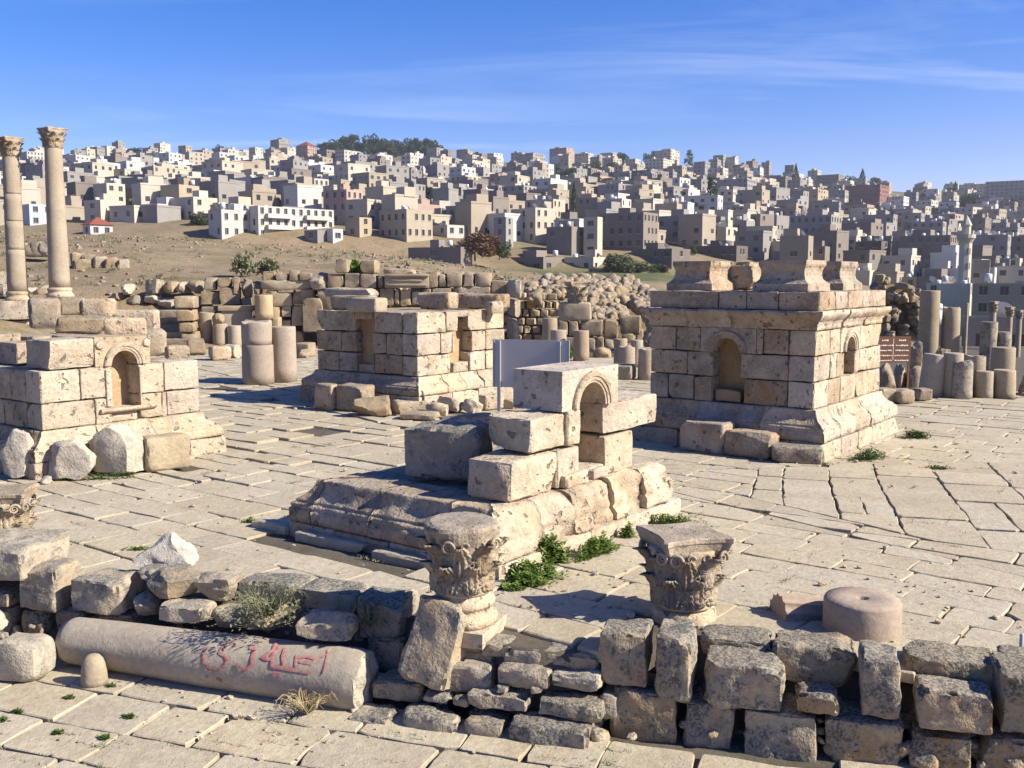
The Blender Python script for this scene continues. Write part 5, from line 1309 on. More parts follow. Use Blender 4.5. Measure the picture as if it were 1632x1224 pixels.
def brown_sign():
    b = G(1446, 641); Y = b.y; s = Y / FPX; p = thing('information_sign', 'brown information sign with white text in two columns on posts', 'sign', b, R(4))
    zt = D(1446, 536, Y).z; zb = D(1446, 578, Y).z; w_ = 55 * s
    mb = MB(); mb.box(-w_, .02, -.02, .01, zb, zt); pn = ob('panel', mb.build('panel', M['brown']), p)
    for x in (0, -w_ + .03):
        mb = MB(); mb.box(x - .02, x + .02, .012, .05, -.1, zt); ob('post', mb.build('post', M['rust']), p)
    rg = random.Random(3); H = zt - zb; mb = MB()
    for col in (0, 1):
        c = -w_ * (.75 if col == 0 else .25)
        for r_ in range(5):
            z = zt - H * (.15 + .19 * r_); half = w_ * (.09 if r_ == 0 else rg.uniform(.17, .215)); x = c - half; hh = H * (.035 if r_ == 0 else .024)
            while x < c + half:
                l = rg.uniform(.012, .05); mb.box(x, x + l, -.024, -.021, z - hh * rg.uniform(.5, 1), z + hh * rg.uniform(.5, 1.2)); x += l + rg.uniform(.008, .018)
    mb.box(-w_ * .5 - .006, -w_ * .5 + .006, -.024, -.021, zb + H * .1, zt - H * .08)
    ob('lettering', mb.build('lettering', M['sign_white']), pn)
brown_sign()
# ================================================================ the town on the far slope
def render_mat(name, c, nz=.10):
    k = NT(name); v = k.coords()
    n = k.noise(v, .35, 5, .65); n2 = k.noise(v, 2.2, 4, .7)
    col = k.mix(1.0, c, k.mix(n, (1 - nz * 2.2,) * 3, (1 + nz * 1.6,) * 3), 'MULTIPLY')
    col = k.mix(k.math('MULTIPLY', k.ramp(n2, .55, .75), .25), col, tuple(x * .55 for x in c))
    h = k.n('ShaderNodeHueSaturation'); k.l(col, h.inputs['Color']); k.l(k.ramp(k.rand, 0, 1, .86, 1.12), h.inputs['Value'])
    k.l(h.outputs[0], k.b.inputs['Base Color']); return k.m
PAL = dict(cream=(.42, .37, .29), tan=(.30, .255, .195), grey=(.25, .235, .215), white=(.46, .445, .41), brown=(.20, .17, .145), pink=(.34, .24, .195), red=(.19, .10, .08), ochre=(.34, .28, .20), blue=(.42, .47, .53), dark=(.14, .12, .105), pale=(.46, .42, .345))
for k_, c_ in PAL.items(): M['w_' + k_] = render_mat('render_' + k_, c_)
M['roof'] = render_mat('flat_roof', (.27, .25, .22)); M['tile'] = render_mat('red_roof_tile', (.20, .06, .04))
M['glass'] = plain_mat('window_glass', (.035, .036, .04), .2, .6, nz=.2); M['frame'] = plain_mat('window_frame', (.22, .20, .18), .6)
M['tank'] = plain_mat('water_tank', (.55, .56, .57), .5); M['dish'] = plain_mat('satellite_dish', (.62, .62, .60), .5)
M['dome'] = plain_mat('blue_dome', (.03, .14, .42), .35, .5)
def window_mesh(w_, h_):
    mb = MB()
    mb.box(-w_ / 2, w_ / 2, 0, .03, 0, h_, 0); mb.box(-.04, .04, -.04, -.002, .07, h_ - .07, 1); mb.box(-w_ / 2, -w_ / 2 + .07, -.04, -.001, 0, h_, 1); mb.box(w_ / 2 - .07, w_ / 2, -.04, -.001, 0, h_, 1)
    mb.box(-w_ / 2 + .07, w_ / 2 - .07, -.04, -.001, h_ - .07, h_, 1); mb.box(-w_ / 2 - .1, w_ / 2 + .1, -.32, -.001, -.12, -.002, 2)
    return mb.build('window', [M['glass'], M['frame'], M['w_pale']])
WIN = [window_mesh(1.3, 1.4), window_mesh(1.0, 1.5), window_mesh(1.8, 1.3)]
WSZ = [(1.3, 1.4), (1.0, 1.5), (1.8, 1.3)]
V, F = lathe([(.55, 0), (.55, 1.15), (.4, 1.25), (.1, 1.3)], 10); TANK = mesh('water_tank', V, F, M['tank'])
V, F = lathe([(.02, 0), (.3, .04), (.55, .14), (.72, .28)], 12, cap=False); DISH = mesh('satellite_dish', V, F, M['dish'])
CNT = {'win': 0}
def facade(mb, P, ex, nx, W_, H, wins, rec=.25):
    """wall face from corner P along ex with recessed openings; wins: (x, z, w, h)"""
    xs = sorted(set([0, W_] + [v for q in wins for v in (q[0] - q[2] / 2, q[0] + q[2] / 2)])); zs = sorted(set([-4.0, H] + [v for q in wins for v in (q[1], q[1] + q[3])]))
    pt = lambda x, z, o=0.0: P + ex * x - nx * o + Vector((0, 0, z))
    for i in range(len(xs) - 1):
        for j in range(len(zs) - 1):
            cx, cz = (xs[i] + xs[i + 1]) / 2, (zs[j] + zs[j + 1]) / 2
            if any(abs(cx - q[0]) < q[2] / 2 and q[1] < cz < q[1] + q[3] for q in wins): continue
            mb.add([pt(xs[i], zs[j]), pt(xs[i + 1], zs[j]), pt(xs[i + 1], zs[j + 1]), pt(xs[i], zs[j + 1])], [(0, 1, 2, 3)])
    for (x, z, w_, h_) in wins:
        a = [(x - w_ / 2, z), (x + w_ / 2, z), (x + w_ / 2, z + h_), (x - w_ / 2, z + h_)]
        for (p, q) in zip(a, a[1:] + a[:1]): mb.add([pt(*p), pt(*p, rec), pt(*q, rec), pt(*q)], [(0, 1, 2, 3)])
BLD = []
def building(x0, y0, x1, y1, col, label, Y=None, phi=-37, asp=1.15, style=0, dens=1.0, roof='flat', floors=None, rng=None, extras=True, group=None, name='town_building', cat='building', balcony=False):
    rng = rng or random.Random(int(x0 * 7 + y0 * 13)); pc = (x0 + x1) / 2
    if Y is None: Y = hill_Y(pc, y1)
    psi = R(phi) + math.atan((pc - CX) / FPX); c, s = abs(math.cos(psi)), abs(math.sin(psi))
    Wa = (x1 - x0) / FPX * Y; d = Wa / (asp * c + s); w_ = asp * d
    H = max(2.8, (y1 - y0) / FPX * Y); b = D(pc, y1, Y + d * .35)
    loc = Vector((b.x, Y + d * .5, D(pc, y1, Y).z))
    p = thing(name, label, cat, loc, R(phi), group); BLD.append((pc, y1, y0, label, loc, max(w_, d)))
    fl = floors or max(1, round(H / 3.1)); fh = H / fl; wk = style % 3; ww, wh = WSZ[wk]; wh = min(wh, fh * .55)
    mb = MB(); hw, hd = w_ / 2, d / 2; ins = []
    def rows(L):
        n = max(1, int(L / (ww * 2.1))); out = []
        if L < ww * 1.5: return out
        for f in range(fl):
            for i in range(n):
                if rng.random() < dens * .9: out.append((L * (i + .5) / n, f * fh + fh * .32, ww, wh))
        return out
    faces = [(Vector((-hw, -hd, 0)), Vector((1, 0, 0)), Vector((0, -1, 0)), w_, 0.0), (Vector((hw, -hd, 0)), Vector((0, 1, 0)), Vector((1, 0, 0)), d, math.pi / 2),
             (Vector((hw, hd, 0)), Vector((-1, 0, 0)), Vector((0, 1, 0)), w_, math.pi), (Vector((-hw, hd, 0)), Vector((0, -1, 0)), Vector((-1, 0, 0)), d, -math.pi / 2)]
    for i, (P, ex, nx, L, a) in enumerate(faces):
        wins = rows(L) if i < 2 else []
        facade(mb, P, ex, nx, L, H, wins)
        for (x, z, a_, b_) in wins:
            q = P + ex * x - nx * .22 + Vector((0, 0, z)); ins.append((q, a, b_ / WSZ[wk][1]))
    par = .55 if roof == 'flat' else 0                      # inner faces and rim of the parapet
    if par:
        t = .25
        for (a0, a1, b0, b1) in ((-hw, hw, -hd, -hd + t), (-hw, hw, hd - t, hd), (-hw, -hw + t, -hd + t, hd - t), (hw - t, hw, -hd + t, hd - t)):
            mb.add([(a0, b0, H), (a1, b0, H), (a1, b1, H), (a0, b1, H)], [(0, 1, 2, 3)])
        q = [(-hw + t, -hd + t), (hw - t, -hd + t), (hw - t, hd - t), (-hw + t, hd - t)]
        for u, v in zip(q, q[1:] + q[:1]): mb.add([(*u, H), (*v, H), (*v, H - par), (*u, H - par)], [(0, 1, 2, 3)])
        m2 = MB(); m2.box(-hw + .251, hw - .251, -hd + .251, hd - .251, H - par - .3, H - par + .002); ob('roof', m2.build('roof', M['roof']), p)
    elif roof == 'hip':
        e = .5; m2 = MB(); rl = max(0, w_ - d) / 2
        m2.add([(-hw - e, -hd - e, H), (hw + e, -hd - e, H), (hw + e, hd + e, H), (-hw - e, hd + e, H), (-rl - .01, 0, H + d * .34), (rl + .01, 0, H + d * .34)], [(0, 1, 5, 4), (2, 3, 4, 5), (1, 2, 5), (3, 0, 4), (3, 2, 1, 0)])
        ob('roof', m2.build('roof', M['tile']), p)
    ob('wall', mb.build('wall', M['w_' + col]), p)
    for (q, a, sz) in ins:
        ob('window', WIN[wk], p, q, (0, 0, a), (1, 1, sz) if abs(sz - 1) > .01 else None); CNT['win'] += 1
    if balcony:
        for f in range(1, fl):
            for (L, a, P, nx, ex) in ((d, math.pi / 2, Vector((hw, -hd, 0)), Vector((1, 0, 0)), Vector((0, 1, 0))),):
                for t in (.25, .75):
                    m2 = MB(); bw = L * .16; m2.box(-bw, bw, -1.2, 0, -.1, .06); m2.box(-bw, bw, -1.2, -1.1, .06, .95); m2.box(-bw, -bw + .1, -1.1, 0, .06, .95); m2.box(bw - .1, bw, -1.1, 0, .06, .95)
                    ob('balcony', m2.build('balcony', M['w_' + col]), p, P + ex * L * t + Vector((0, 0, f * fh)) + nx * .004, (0, 0, a))
    if extras and roof == 'flat' and w_ > 5:
        zr = H - par
        if rng.random() < .55:
            a = min(w_, d) * rng.uniform(.16, .26); m2 = MB(); m2.box(-a, a, -a, a, 0, rng.uniform(2.0, 2.7)); ob('stair_hut', m2.build('stair_hut', M['w_' + col]), p, (rng.uniform(-.4, .4) * w_ * .6, rng.uniform(0, .4) * d * .6, zr))
        for _ in range(rng.randrange(0, 4)):
            ob('water_tank', TANK, p, (rng.uniform(-.38, .38) * w_, rng.uniform(-.38, .38) * d, zr + rng.choice((0.02, .8))), (0, 0, 0), (rng.uniform(.8, 1.2),) * 3)
        for _ in range(rng.randrange(0, 3)):
            ob('satellite_dish', DISH, p, (rng.uniform(-.4, .4) * w_, rng.uniform(-.42, .1) * d, zr + 1.0), (R(55), 0, R(rng.uniform(120, 170))), (rng.uniform(.8, 1.4),) * 3)
    return p
GBD = 'houses and flats of the town on the hill'
HAND = """
33 243 81 281 white|long white apartment block seen between the two standing columns|st1
-30 238 13 280 white|white block cut by the left frame edge behind the columns
142 235 166 256 grey|grey tower block on the left skyline
186 239 206 255 cream|cream block second on the left skyline
165 256 187 273 white|white house below the grey skyline tower
239 246 265 268 cream|cream skyline house above the six-column flats
260 264 301 302 cream|cream block of flats with six columns of dark windows at left|dense
108 271 137 297 tan|tan school wing just right of the tall standing column
136 276 182 302 tan|long tan school wing with a window colonnade|st1
178 282 236 307 tan|long brown school hall in shade at left|st1
236 292 284 330 tan|large tan school block stepping down at left|st1
183 309 225 338 cream|cream half-ruined house below the school hall
145 318 170 336 cream|small house with an orange-red tiled roof under the school|hip
132 358 176 377 white|small white house with bright red hipped roof beside the tall column|hip
298 315 336 341 pink|pink-red house left above the white three-storey flats
332 335 397 381 white|white three-storey flats with a row of windows, left of the long balconied block|st1
222 264 247 281 white|white house left of the six-column flats
231 281 272 296 white|long low white house before the six-column flats
340 284 366 295 red|house with a red roof above the pink-red house|hip
384 278 409 306 tan|plain tan block above the long balconied flats
37 326 82 361 blue|blue-grey house low between the standing columns
37 291 82 327 cream|cream flats with shaded balconies between the standing columns
127 320 190 349 cream|cream walled house right of the tall column foot
395 328 531 382 white|long white balconied apartment block with two stair towers|balc
446 301 487 331 blue|pale blue-white tower rising behind the long balconied flats
512 306 552 334 white|white house right of the pale blue tower
550 311 584 334 white|white house with corner windows beside its taller twin
604 335 689 383 tan|big tan block with a bright sunlit end wall, left of centre
521 365 546 386 white|small white-blue house at the mound edge
485 367 523 386 grey|low grey shed at the foot of the long balconied flats
431 223 462 244 grey|grey skyline tower left of the pine wood
472 233 504 256 pink|pinkish skyline house with a red roof left of the pine wood|hip
400 277 421 304 cream|narrow cream block of balconies left of the pale blue tower
769 245 801 264 white|bright white skyline house right of the pine wood
634 272 672 307 grey|grey mosque hall beside its white minaret
699 300 763 333 grey|grey flats with a pale lit corner below the minaret
767 297 809 336 grey|grey flats with three rows of windows at centre
696 335 743 366 red|dark red house behind the big tan block
757 337 789 373 grey|grey house above the rust-coloured tree
787 347 818 396 grey|tall plain grey gable at centre
550 347 592 378 ochre|ochre house left of the big tan block
720 281 773 304 grey|grey block with a lit cream side above the centre flats
677 264 708 277 red|low red house right of the minaret
706 254 736 270 white|white house below the centre skyline
482 261 521 283 white|stepped white house on the bare slope under the pine wood
588 247 619 261 white|white house just under the pine wood
824 246 869 276 grey|grey skyline flats left of the pink colonnaded house
876 237 915 267 pink|pink skyline house with a roof colonnade
916 245 946 261 pale|pale skyline flats right of the pink colonnaded house
957 244 984 262 cream|cream skyline house at centre right
1039 240 1083 257 cream|cream skyline house left of the twin towers
1029 254 1071 274 pale|pale house under the cream skyline house
1137 248 1158 273 grey|grey left half of the twin skyline towers
1157 251 1177 273 cream|cream lit right half of the twin skyline towers
800 266 847 293 grey|grey house with a dark arch, upper centre
800 297 855 344 grey|four-storey grey flats with a sunlit edge at centre|dense
851 319 902 344 brown|dark brown house right of the four-storey grey flats
910 282 981 309 pink|long reddish house among trees at upper centre
985 276 1010 294 ochre|sunlit ochre house upper centre right
1007 272 1054 307 brown|brown-grey flats with lit slivers upper centre right
1096 286 1129 317 grey|grey flats left of the big dark conifer
1145 286 1209 324 grey|pair of grey window-lined flats right of the big dark conifer|dense
959 320 1002 346 brown|brown house with white roof tanks at centre right
1066 307 1117 337 brown|brown flat-roofed house left of the big dark conifer
955 340 1049 399 brown|tall dark brown tenement at centre right|dense
1047 331 1073 368 white|white sunlit house wall right of the tall tenement
1072 334 1097 362 cream|cream sunlit house beside the white wall
871 362 931 407 brown|brown blank-walled house before the tall tenement
930 347 960 408 cream|slender cream house with sunlit windows before the tenement|dense
800 410 901 437 brown|long low brown house with open windows at the field edge|st2
900 410 972 437 cream|low cream sunlit house with window row at the field edge
817 345 876 377 pale|pale house with stacked balconies at centre
1117 355 1161 392 grey|grey blank house left of its twin at right centre
1160 352 1203 392 grey|grey blank house with a bright edge, right of its twin
1007 397 1101 415 dark|long dark low shed behind the tall podium
1100 392 1193 412 dark|long olive-roofed shed behind the tall podium
1190 385 1276 416 cream|cream crenellated wall-like house behind the tall podium
1222 282 1262 301 brown|brown skyline house left of the first cypress
1303 279 1344 304 brown|brown skyline house between the two cypresses
1531 294 1574 318 cream|cream skyline block right with a lit end
1577 289 1650 332 grey|grey skyline flats at the right frame edge
1265 303 1320 341 ochre|ochre-brown house below the first cypress
1319 304 1352 338 grey|grey house between ochre-brown and brick-red ones
1351 296 1417 337 red|brick-red house with broad roof under the second cypress
1400 314 1448 340 white|white sunlit house right of the brick-red one
1450 332 1514 353 brown|long brown house above the billboard
1220 316 1270 342 grey|grey house with three windows under the first cypress
1200 344 1261 384 grey|grey house right behind the tall podium top
1260 344 1340 411 grey|largest grey-brown four-storey block behind the tall podium|dense
1339 356 1407 402 brown|brown house with roof huts behind the tall podium end
1410 353 1468 382 brown|brown house carrying the white billboard
1437 376 1525 444 brown|large dark brown hall with arched windows left of the minaret|st1
1547 375 1609 432 grey|grey-brown block right of the tall stone minaret
1608 377 1660 432 brown|brown block at the right frame edge below the skyline flats
1365 385 1413 427 dark|dark house with a lit corner above the rubble core wall
1545 352 1601 377 grey|grey house behind the tall stone minaret head
"""
HANDN = {}
def do_hand():
    for ln in HAND.strip().splitlines():
        q = ln.split('|'); a = q[0].split(); x0, y0, x1, y1 = map(float, a[:4]); opt = q[2] if len(q) > 2 else ''
        rg = random.Random(int(x0 * 3 + y0)); k = dict(phi=-37 + rg.uniform(-7, 7), asp=rg.uniform(.9, 1.5), style=rg.randrange(3), dens=rg.uniform(.6, .95), rng=rg, group=GBD)
        if x0 < 600 and a[4] in ('white', 'cream', 'blue') : k['asp'] = rg.uniform(.6, .9); k['phi'] = rg.uniform(-20, 12) + 52 if False else rg.uniform(-48, -36)
        if opt == 'hip': k['roof'] = 'hip'
        if opt == 'balc': k['balcony'] = True; k['asp'] = .16; k['phi'] = -42; k['dens'] = 1; k['style'] = 1
        if opt == 'dense': k['dens'] = 1.0
        if opt.startswith('st'): k['style'] = int(opt[2]); k['dens'] = .95
        building(x0, y0, x1, y1, a[4], q[1], **k)
do_hand()
# nearer houses down in the valley at the right
building(1479, 452, 1546, 498, 'pale', 'white mosque house with four small windows under the stone minaret', Y=170, phi=-30, asp=2.6, style=1, dens=.5, group=GBD)
building(1556, 452, 1680, 506, 'tan', 'tan house with square dark windows at the right edge', Y=160, phi=-24, asp=2.5, style=0, dens=.6, group=GBD)
building(1412, 508, 1512, 575, 'grey', 'low grey shop with flat roof behind the brown sign', Y=95, phi=-20, asp=2.2, style=2, dens=.4, group=GBD)
building(1540, 506, 1700, 580, 'grey', 'long low grey building with pale roof edge behind the right column stubs', Y=92, phi=-18, asp=3, style=0, dens=.3, group=GBD)
building(650, 400, 752, 414, 'brown', 'long low house with a white roof edge behind the mound', Y=225, phi=-30, asp=3, style=2, dens=.4, group=GBD)
def minaret(label, pc, ytop, ybase, Y, wpx, mat, style):
    b = D(pc, ybase, Y); p = thing('minaret', label, 'minaret', (b.x, Y, b.z - 4), R(10)); r = wpx / 2 / FPX * Y; h = D(pc, ytop, Y).z - b.z + 4
    n = 8 if style else 4
    V, F = lathe([(r, 0), (r, h * .70), (r * 1.02, h * .72)], n); ob('shaft', mesh('shaft', V, F, mat, False), p)
    V, F = lathe([(r, h * .70), (r * 1.3, h * .735), (r * 1.5, h * .75), (r * 1.5, h * .79), (r * 1.35, h * .79), (r * 1.35, h * .765), (r * .6, h * .765)], n * 2); ob('balcony', mesh('balcony', V, F, mat, False), p)
    V, F = lathe([(r * .72, h * .76), (r * .72, h * .88), (r * .85, h * .885), (r * .85, h * .9)], n); ob('lantern', mesh('lantern', V, F, mat, False), p)
    V, F = lathe([(r * .82, h * .9), (r * .45, h * .95), (r * .04, h)], n); ob('spire', mesh('spire', V, F, mat, False), p)
    for i in range(3):
        mb = MB(); mb.box(-.3, .3, -.05, .05, 0, 1.2); ob('slit_window', mb.build('slit_window', M['glass']), p, (0, -r * math.cos(math.pi / n) - .0, h * (.25 + .16 * i)), (0, 0, 0))
minaret('tall octagonal stone minaret with balcony and pointed cap at right', 1536, 343, 455, 190, 19, M['w_pale'], 1)
minaret('square white minaret in the town left of centre', 675, 264, 310, hill_Y(675, 308), 9, M['w_white'], 0)
V, F = lathe([(4.2, 0), (4.2, 1.0), (4.0, 2.0), (3.4, 3.2), (2.3, 4.2), (1.0, 4.8), (.1, 5.0)], 20)
Yd = hill_Y(632, 306); tag(ob('mosque_dome', mesh('mosque_dome', V, F, M['dome']), None, (D(632, 305, Yd).x, Yd, D(632, 305, Yd).z)), 'small bright blue mosque dome left of the white minaret', 'dome')
def billboard():
    Y = hill_Y(1462, 372); b = D(1462, 372, Y); p = thing('billboard', 'small white billboard standing on a brown house at right', 'billboard', (b.x, Y - 3, b.z)); s = Y / FPX
    mb = MB(); mb.box(-5 * s, 5 * s, 0, .15, 8 * s, 21 * s); pn = ob('panel', mb.build('panel', M['w_white']), p)
    mb = MB(); mb.box(-.15, .15, .16, .4, -2, 8 * s); ob('post', mb.build('post', M['steel']), p)
    mb = MB(); mb.box(-3 * s, 3 * s, -.06, -.01, 14 * s, 16 * s); ob('print', mb.build('print', M['w_blue']), pn)
billboard()
# ---- the many smaller houses that fill the slope
def fill_houses():
    rg = random.Random(2024); n = 0; tries = 0; used = set(); colw = ['cream'] * 5 + ['tan'] * 5 + ['grey'] * 6 + ['pale'] * 4 + ['white'] * 3 + ['brown'] * 5 + ['pink', 'ochre']
    names = dict(cream='cream', tan='tan', grey='grey', pale='pale', white='white', brown='brown', pink='pink', ochre='ochre', red='dark red')
    land = list(BLD)
    while n < 203 and tries < 9000:
        tries += 1; px = rg.uniform(-20, 1650); t = rg.uniform(.12 if px > 620 else .2, 1.0) ** (1 / .38); Y = YF + 12 + (YR - YF - 10) * t
        row = 440 - (hill_z(px, Y) - CAMZ) / Y * FPX
        if 500 < px < 720 and Y > 960: continue
        if 420 < px < 640 and Y > 700 and rg.random() < .75: continue
        if px < 520 and row > 372: continue
        x = (px - CX) / FPX * Y
        sz = rg.uniform(8, 14) if Y > 380 else rg.uniform(6.5, 10); fl = rg.choice((1, 2, 2, 3, 3, 4)) if Y > 380 else rg.choice((1, 1, 2, 2, 3))
        if any((b[4].x - x) ** 2 + (b[4].y - Y) ** 2 < (3 + .5 * (b[5] + sz)) ** 2 * .62 for b in BLD): continue
        wpx = sz * 1.25 * FPX / Y; hpx = fl * 3.1 * FPX / Y; col = rg.choice(colw if px > 600 else colw + ['cream', 'white', 'white', 'pale'])
        near = sorted(land, key=lambda b: (b[0] - px) ** 2 + ((b[1] + b[2]) / 2 - (row - hpx / 2)) ** 2 * 2.5)
        sz_w = 'one-storey' if fl == 1 else 'two-storey' if fl == 2 else 'three-storey' if fl == 3 else 'four-storey'; lab = None
        for b in near[:10]:
            dx = px - b[0]; dy = (row - hpx / 2) - (b[1] + b[2]) / 2
            rel = ('right of' if dx > 0 else 'left of') if abs(dx) > abs(dy) * 1.3 else ('below' if dy > 0 else 'above')
            ref = b[3].split(',')[0].split(); ref = ' '.join(ref[:8])
            for cut in (' with ', ' left of', ' right of', ' above', ' below', ' under', ' beside', ' behind', ' before', ' on the', ' at ', ' between', ' rising', ' just', ' low ', ' second', ' seen', ' cut ', ' among', ' carrying', ' stepping'):
                if cut in ref: ref = ref.split(cut)[0]
            l = '%s %s house %s the %s' % (sz_w, names[col], rel, ref)
            if l not in used and len(l.split()) <= 16: lab = l; break
        if lab is None: continue
        used.add(lab)
        building(px - wpx / 2, row - hpx, px + wpx / 2, row, col, lab, Y=Y, phi=-37 + rg.uniform(-12, 12), asp=rg.uniform(.8, 1.5), style=rg.randrange(3), dens=rg.uniform(.45, .85) if Y < 700 else .5, floors=fl, rng=rg, group=GBD, name='town_house', cat='house'); n += 1
fill_houses()

# ---- smaller houses behind and between, too many to tell apart
def crowd_houses():
    rg = random.Random(77); cols = ['cream', 'tan', 'grey', 'pale', 'white', 'brown', 'grey', 'tan']; MBs = {c: MB() for c in set(cols)}; mw = MB(); mr = MB(); n = 0; tries = 0; pos = [(b[4].x, b[4].y, b[5]) for b in BLD]
    while n < 800 and tries < 50000:
        tries += 1; px = rg.uniform(-40, 1680); t = rg.uniform(.15 if px > 620 else .2, 1.0) ** (1 / .38); Y = YF + 14 + (YR - YF - 5) * t; x = (px - CX) / FPX * Y
        row = 440 - (hill_z(px, Y) - CAMZ) / Y * FPX
        if 495 < px < 715 and Y > 965: continue
        if 420 < px < 620 and 680 < Y < 960 and rg.random() < .6: continue
        if px < 520 and row > 368: continue
        w_, d = (rg.uniform(8, 13), rg.uniform(8, 13)) if Y > 380 else (rg.uniform(6, 9), rg.uniform(6, 9)); h = rg.choice((3.2, 6.2, 6.4, 9.3, 9.3, 12.4)) if Y > 380 else rg.choice((3.2, 3.4, 6.2, 8.5))
        if any((a - x) ** 2 + (b - Y) ** 2 < (1.5 + .45 * (c + w_)) ** 2 * .55 for a, b, c in pos): continue
        pos.append((x, Y, w_)); n += 1; z = hill_z(px, Y); mt = Matrix.Translation((x, Y, z)) @ Matrix.Rotation(R(-37 + rg.uniform(-14, 14)), 4, 'Z'); m = MBs[rg.choice(cols)]
        m.box(-w_ / 2, w_ / 2, -d / 2, d / 2, -4, h, 0, mt); m.box(-w_ / 2 - .1, w_ / 2 + .1, -d / 2 - .1, -d / 2 + .2, h, h + .5, 0, mt); m.box(w_ / 2 - .2, w_ / 2 + .1, -d / 2 + .2, d / 2, h, h + .5, 0, mt)
        if rg.random() < .6: a = rg.uniform(1.2, 2.2); ox = rg.uniform(-.25, .25) * w_; m.box(ox - a, ox + a, -a + 1, a + 1, h + .01, h + 2.5, 0, mt)
        f = 0
        while f + 2.9 < h:
            for (L, face) in ((w_, 0), (d, 1)):
                k = int(L / 3.2)
                for i in range(k):
                    if rg.random() < .72:
                        c = -L / 2 + L * (i + .5) / k; a = rg.uniform(.5, .8); b = rg.uniform(1.1, 1.5)
                        if face == 0: mw.box(c - a, c + a, -d / 2 - .03, -d / 2 + .1, f + 1, f + 1 + b, 0, mt)
                        else: mw.box(w_ / 2 - .1, w_ / 2 + .03, c - a, c + a, f + 1, f + 1 + b, 0, mt)
            f += 3.1
    p = tag(bpy.data.objects.new('distant_houses', None), 'mass of small flat-roofed houses between the larger blocks on the hill', 'houses', kind='stuff'); COL.objects.link(p)
    for c, m in MBs.items():
        if m.V: tag(ob('house_walls', m.build('house_walls', M['w_' + c]), p), None, kind='stuff')
    tag(ob('house_windows', mw.build('house_windows', M['glass']), p), None, kind='stuff')
crowd_houses()
# ================================================================ trees, shrubs and weeds
def leaf_cloud(rng, n, size, inside, mat, name='crown', flat=.0):
    V = []; F = []
    for _ in range(n):
        c = inside(); s = size * rng.uniform(.5, 1.3)
        a = Vector((rng.gauss(0, 1), rng.gauss(0, 1), rng.gauss(0, 1))).normalized(); b = a.orthogonal().normalized(); q = Quaternion(a, rng.random() * 6.28); b = q @ b; d = a.cross(b)
        k = len(V); V += [c - b * s * .5, c + d * s * .32 + a * s * .08, c + b * s * .6, c - d * s * .32 + a * s * .08]; F.append((k, k + 1, k + 2, k + 3))
    return mesh(name, V, F, mat, False)
def clumps(rng, k, fn): return [fn() for _ in range(k)]
def crown_mesh(kind, seed, mat):
    rng = random.Random(seed)
    if kind == 'round':
        C = [Vector((rng.uniform(-.34, .34), rng.uniform(-.34, .34), rng.uniform(.25, .82))) for _ in range(18)]
        def f():
            c = rng.choice(C); r = rng.uniform(.5, 1) ** .5 * .2; d = Vector((rng.gauss(0, 1), rng.gauss(0, 1), rng.gauss(0, .8))).normalized(); return c + d * r
        return leaf_cloud(rng, 2400, .085, f, mat)
    if kind == 'cypress':
        def f():
            z = rng.random() ** .8; r = .42 * math.sin(math.pi * min(1, z * .93 + .09)) ** .75 * (1 - z * .35) * rng.uniform(.6, 1.08); a = rng.random() * 6.28; return Vector((r * math.cos(a), r * math.sin(a), z))
        return leaf_cloud(rng, 800, .09, f, mat)
    if kind == 'conifer':
        C = []
        for i in range(9):
            z = .12 + i * .1
            for j in range(6):
                a = rng.random() * 6.28; C.append(Vector((math.cos(a), math.sin(a), 0)) * (.46 * (1 - z) + .06) * rng.uniform(.5, 1.05) + Vector((0, 0, z)))
        def f():
            c = rng.choice(C); return c * 1 + Vector((rng.gauss(0, .055), rng.gauss(0, .055), rng.gauss(0, .03)))
        return leaf_cloud(rng, 900, .08, f, mat)
    C = [Vector((rng.uniform(-.36, .36), rng.uniform(-.36, .36), rng.uniform(.35, .85))) for _ in range(18)]      # umbrella-like pine
    def f():
        c = rng.choice(C); d = Vector((rng.gauss(0, 1), rng.gauss(0, 1), rng.gauss(0, .6))).normalized(); return c + d * .15 * rng.uniform(.4, 1)
    return leaf_cloud(rng, 2400, .08, f, mat)
CR = {}
def crown(kind, v, mat):
    if (kind, v, mat) not in CR: CR[(kind, v, mat)] = crown_mesh(kind, v * 17 + len(kind), M[mat])
    return CR[(kind, v, mat)]
def trunk_mesh():
    V, F = tube([Vector((0, 0, 0)), Vector((.01, 0, .25)), Vector((-.01, .01, .5)), Vector((.01, 0, .75))], [.035, .028, .02, .01], 7); n = 0
    mb = MB(); mb.add(V, F)
    for a in (0.4, 2.3, 4.4):
        d = Vector((math.cos(a), math.sin(a), 0)); V, F = tube([Vector((0, 0, .32)), d * .12 + Vector((0, 0, .48)), d * .22 + Vector((0, 0, .62))], [.016, .011, .005], 6); mb.add(V, F)
    return mb.build('trunk', M['bark'], True)
TRUNK = trunk_mesh()
def tree(label, x0, ytop, x1, ybase, kind='round', mat='leaf_pine', Y=None, group=None, v=0, name='tree'):
    pc = (x0 + x1) / 2; Y = Y or hill_Y(pc, ybase); b = D(pc, ybase, Y); s = Y / FPX; H = (ybase - ytop) * s; W_ = (x1 - x0) * s * (1.12 if kind != 'cypress' else 1.3)
    p = thing(name, label, 'tree', (b.x, Y, b.z - .3), v * 1.3, group)
    ob('trunk', TRUNK, p, (0, 0, 0), (0, 0, 0), (H, H, H * 1.0)); ob('crown', crown(kind, v % 3, mat), p, (0, 0, 0), (0, 0, 0), (W_, W_, H * 1.03))
GW = 'pines of the wood on the skyline'
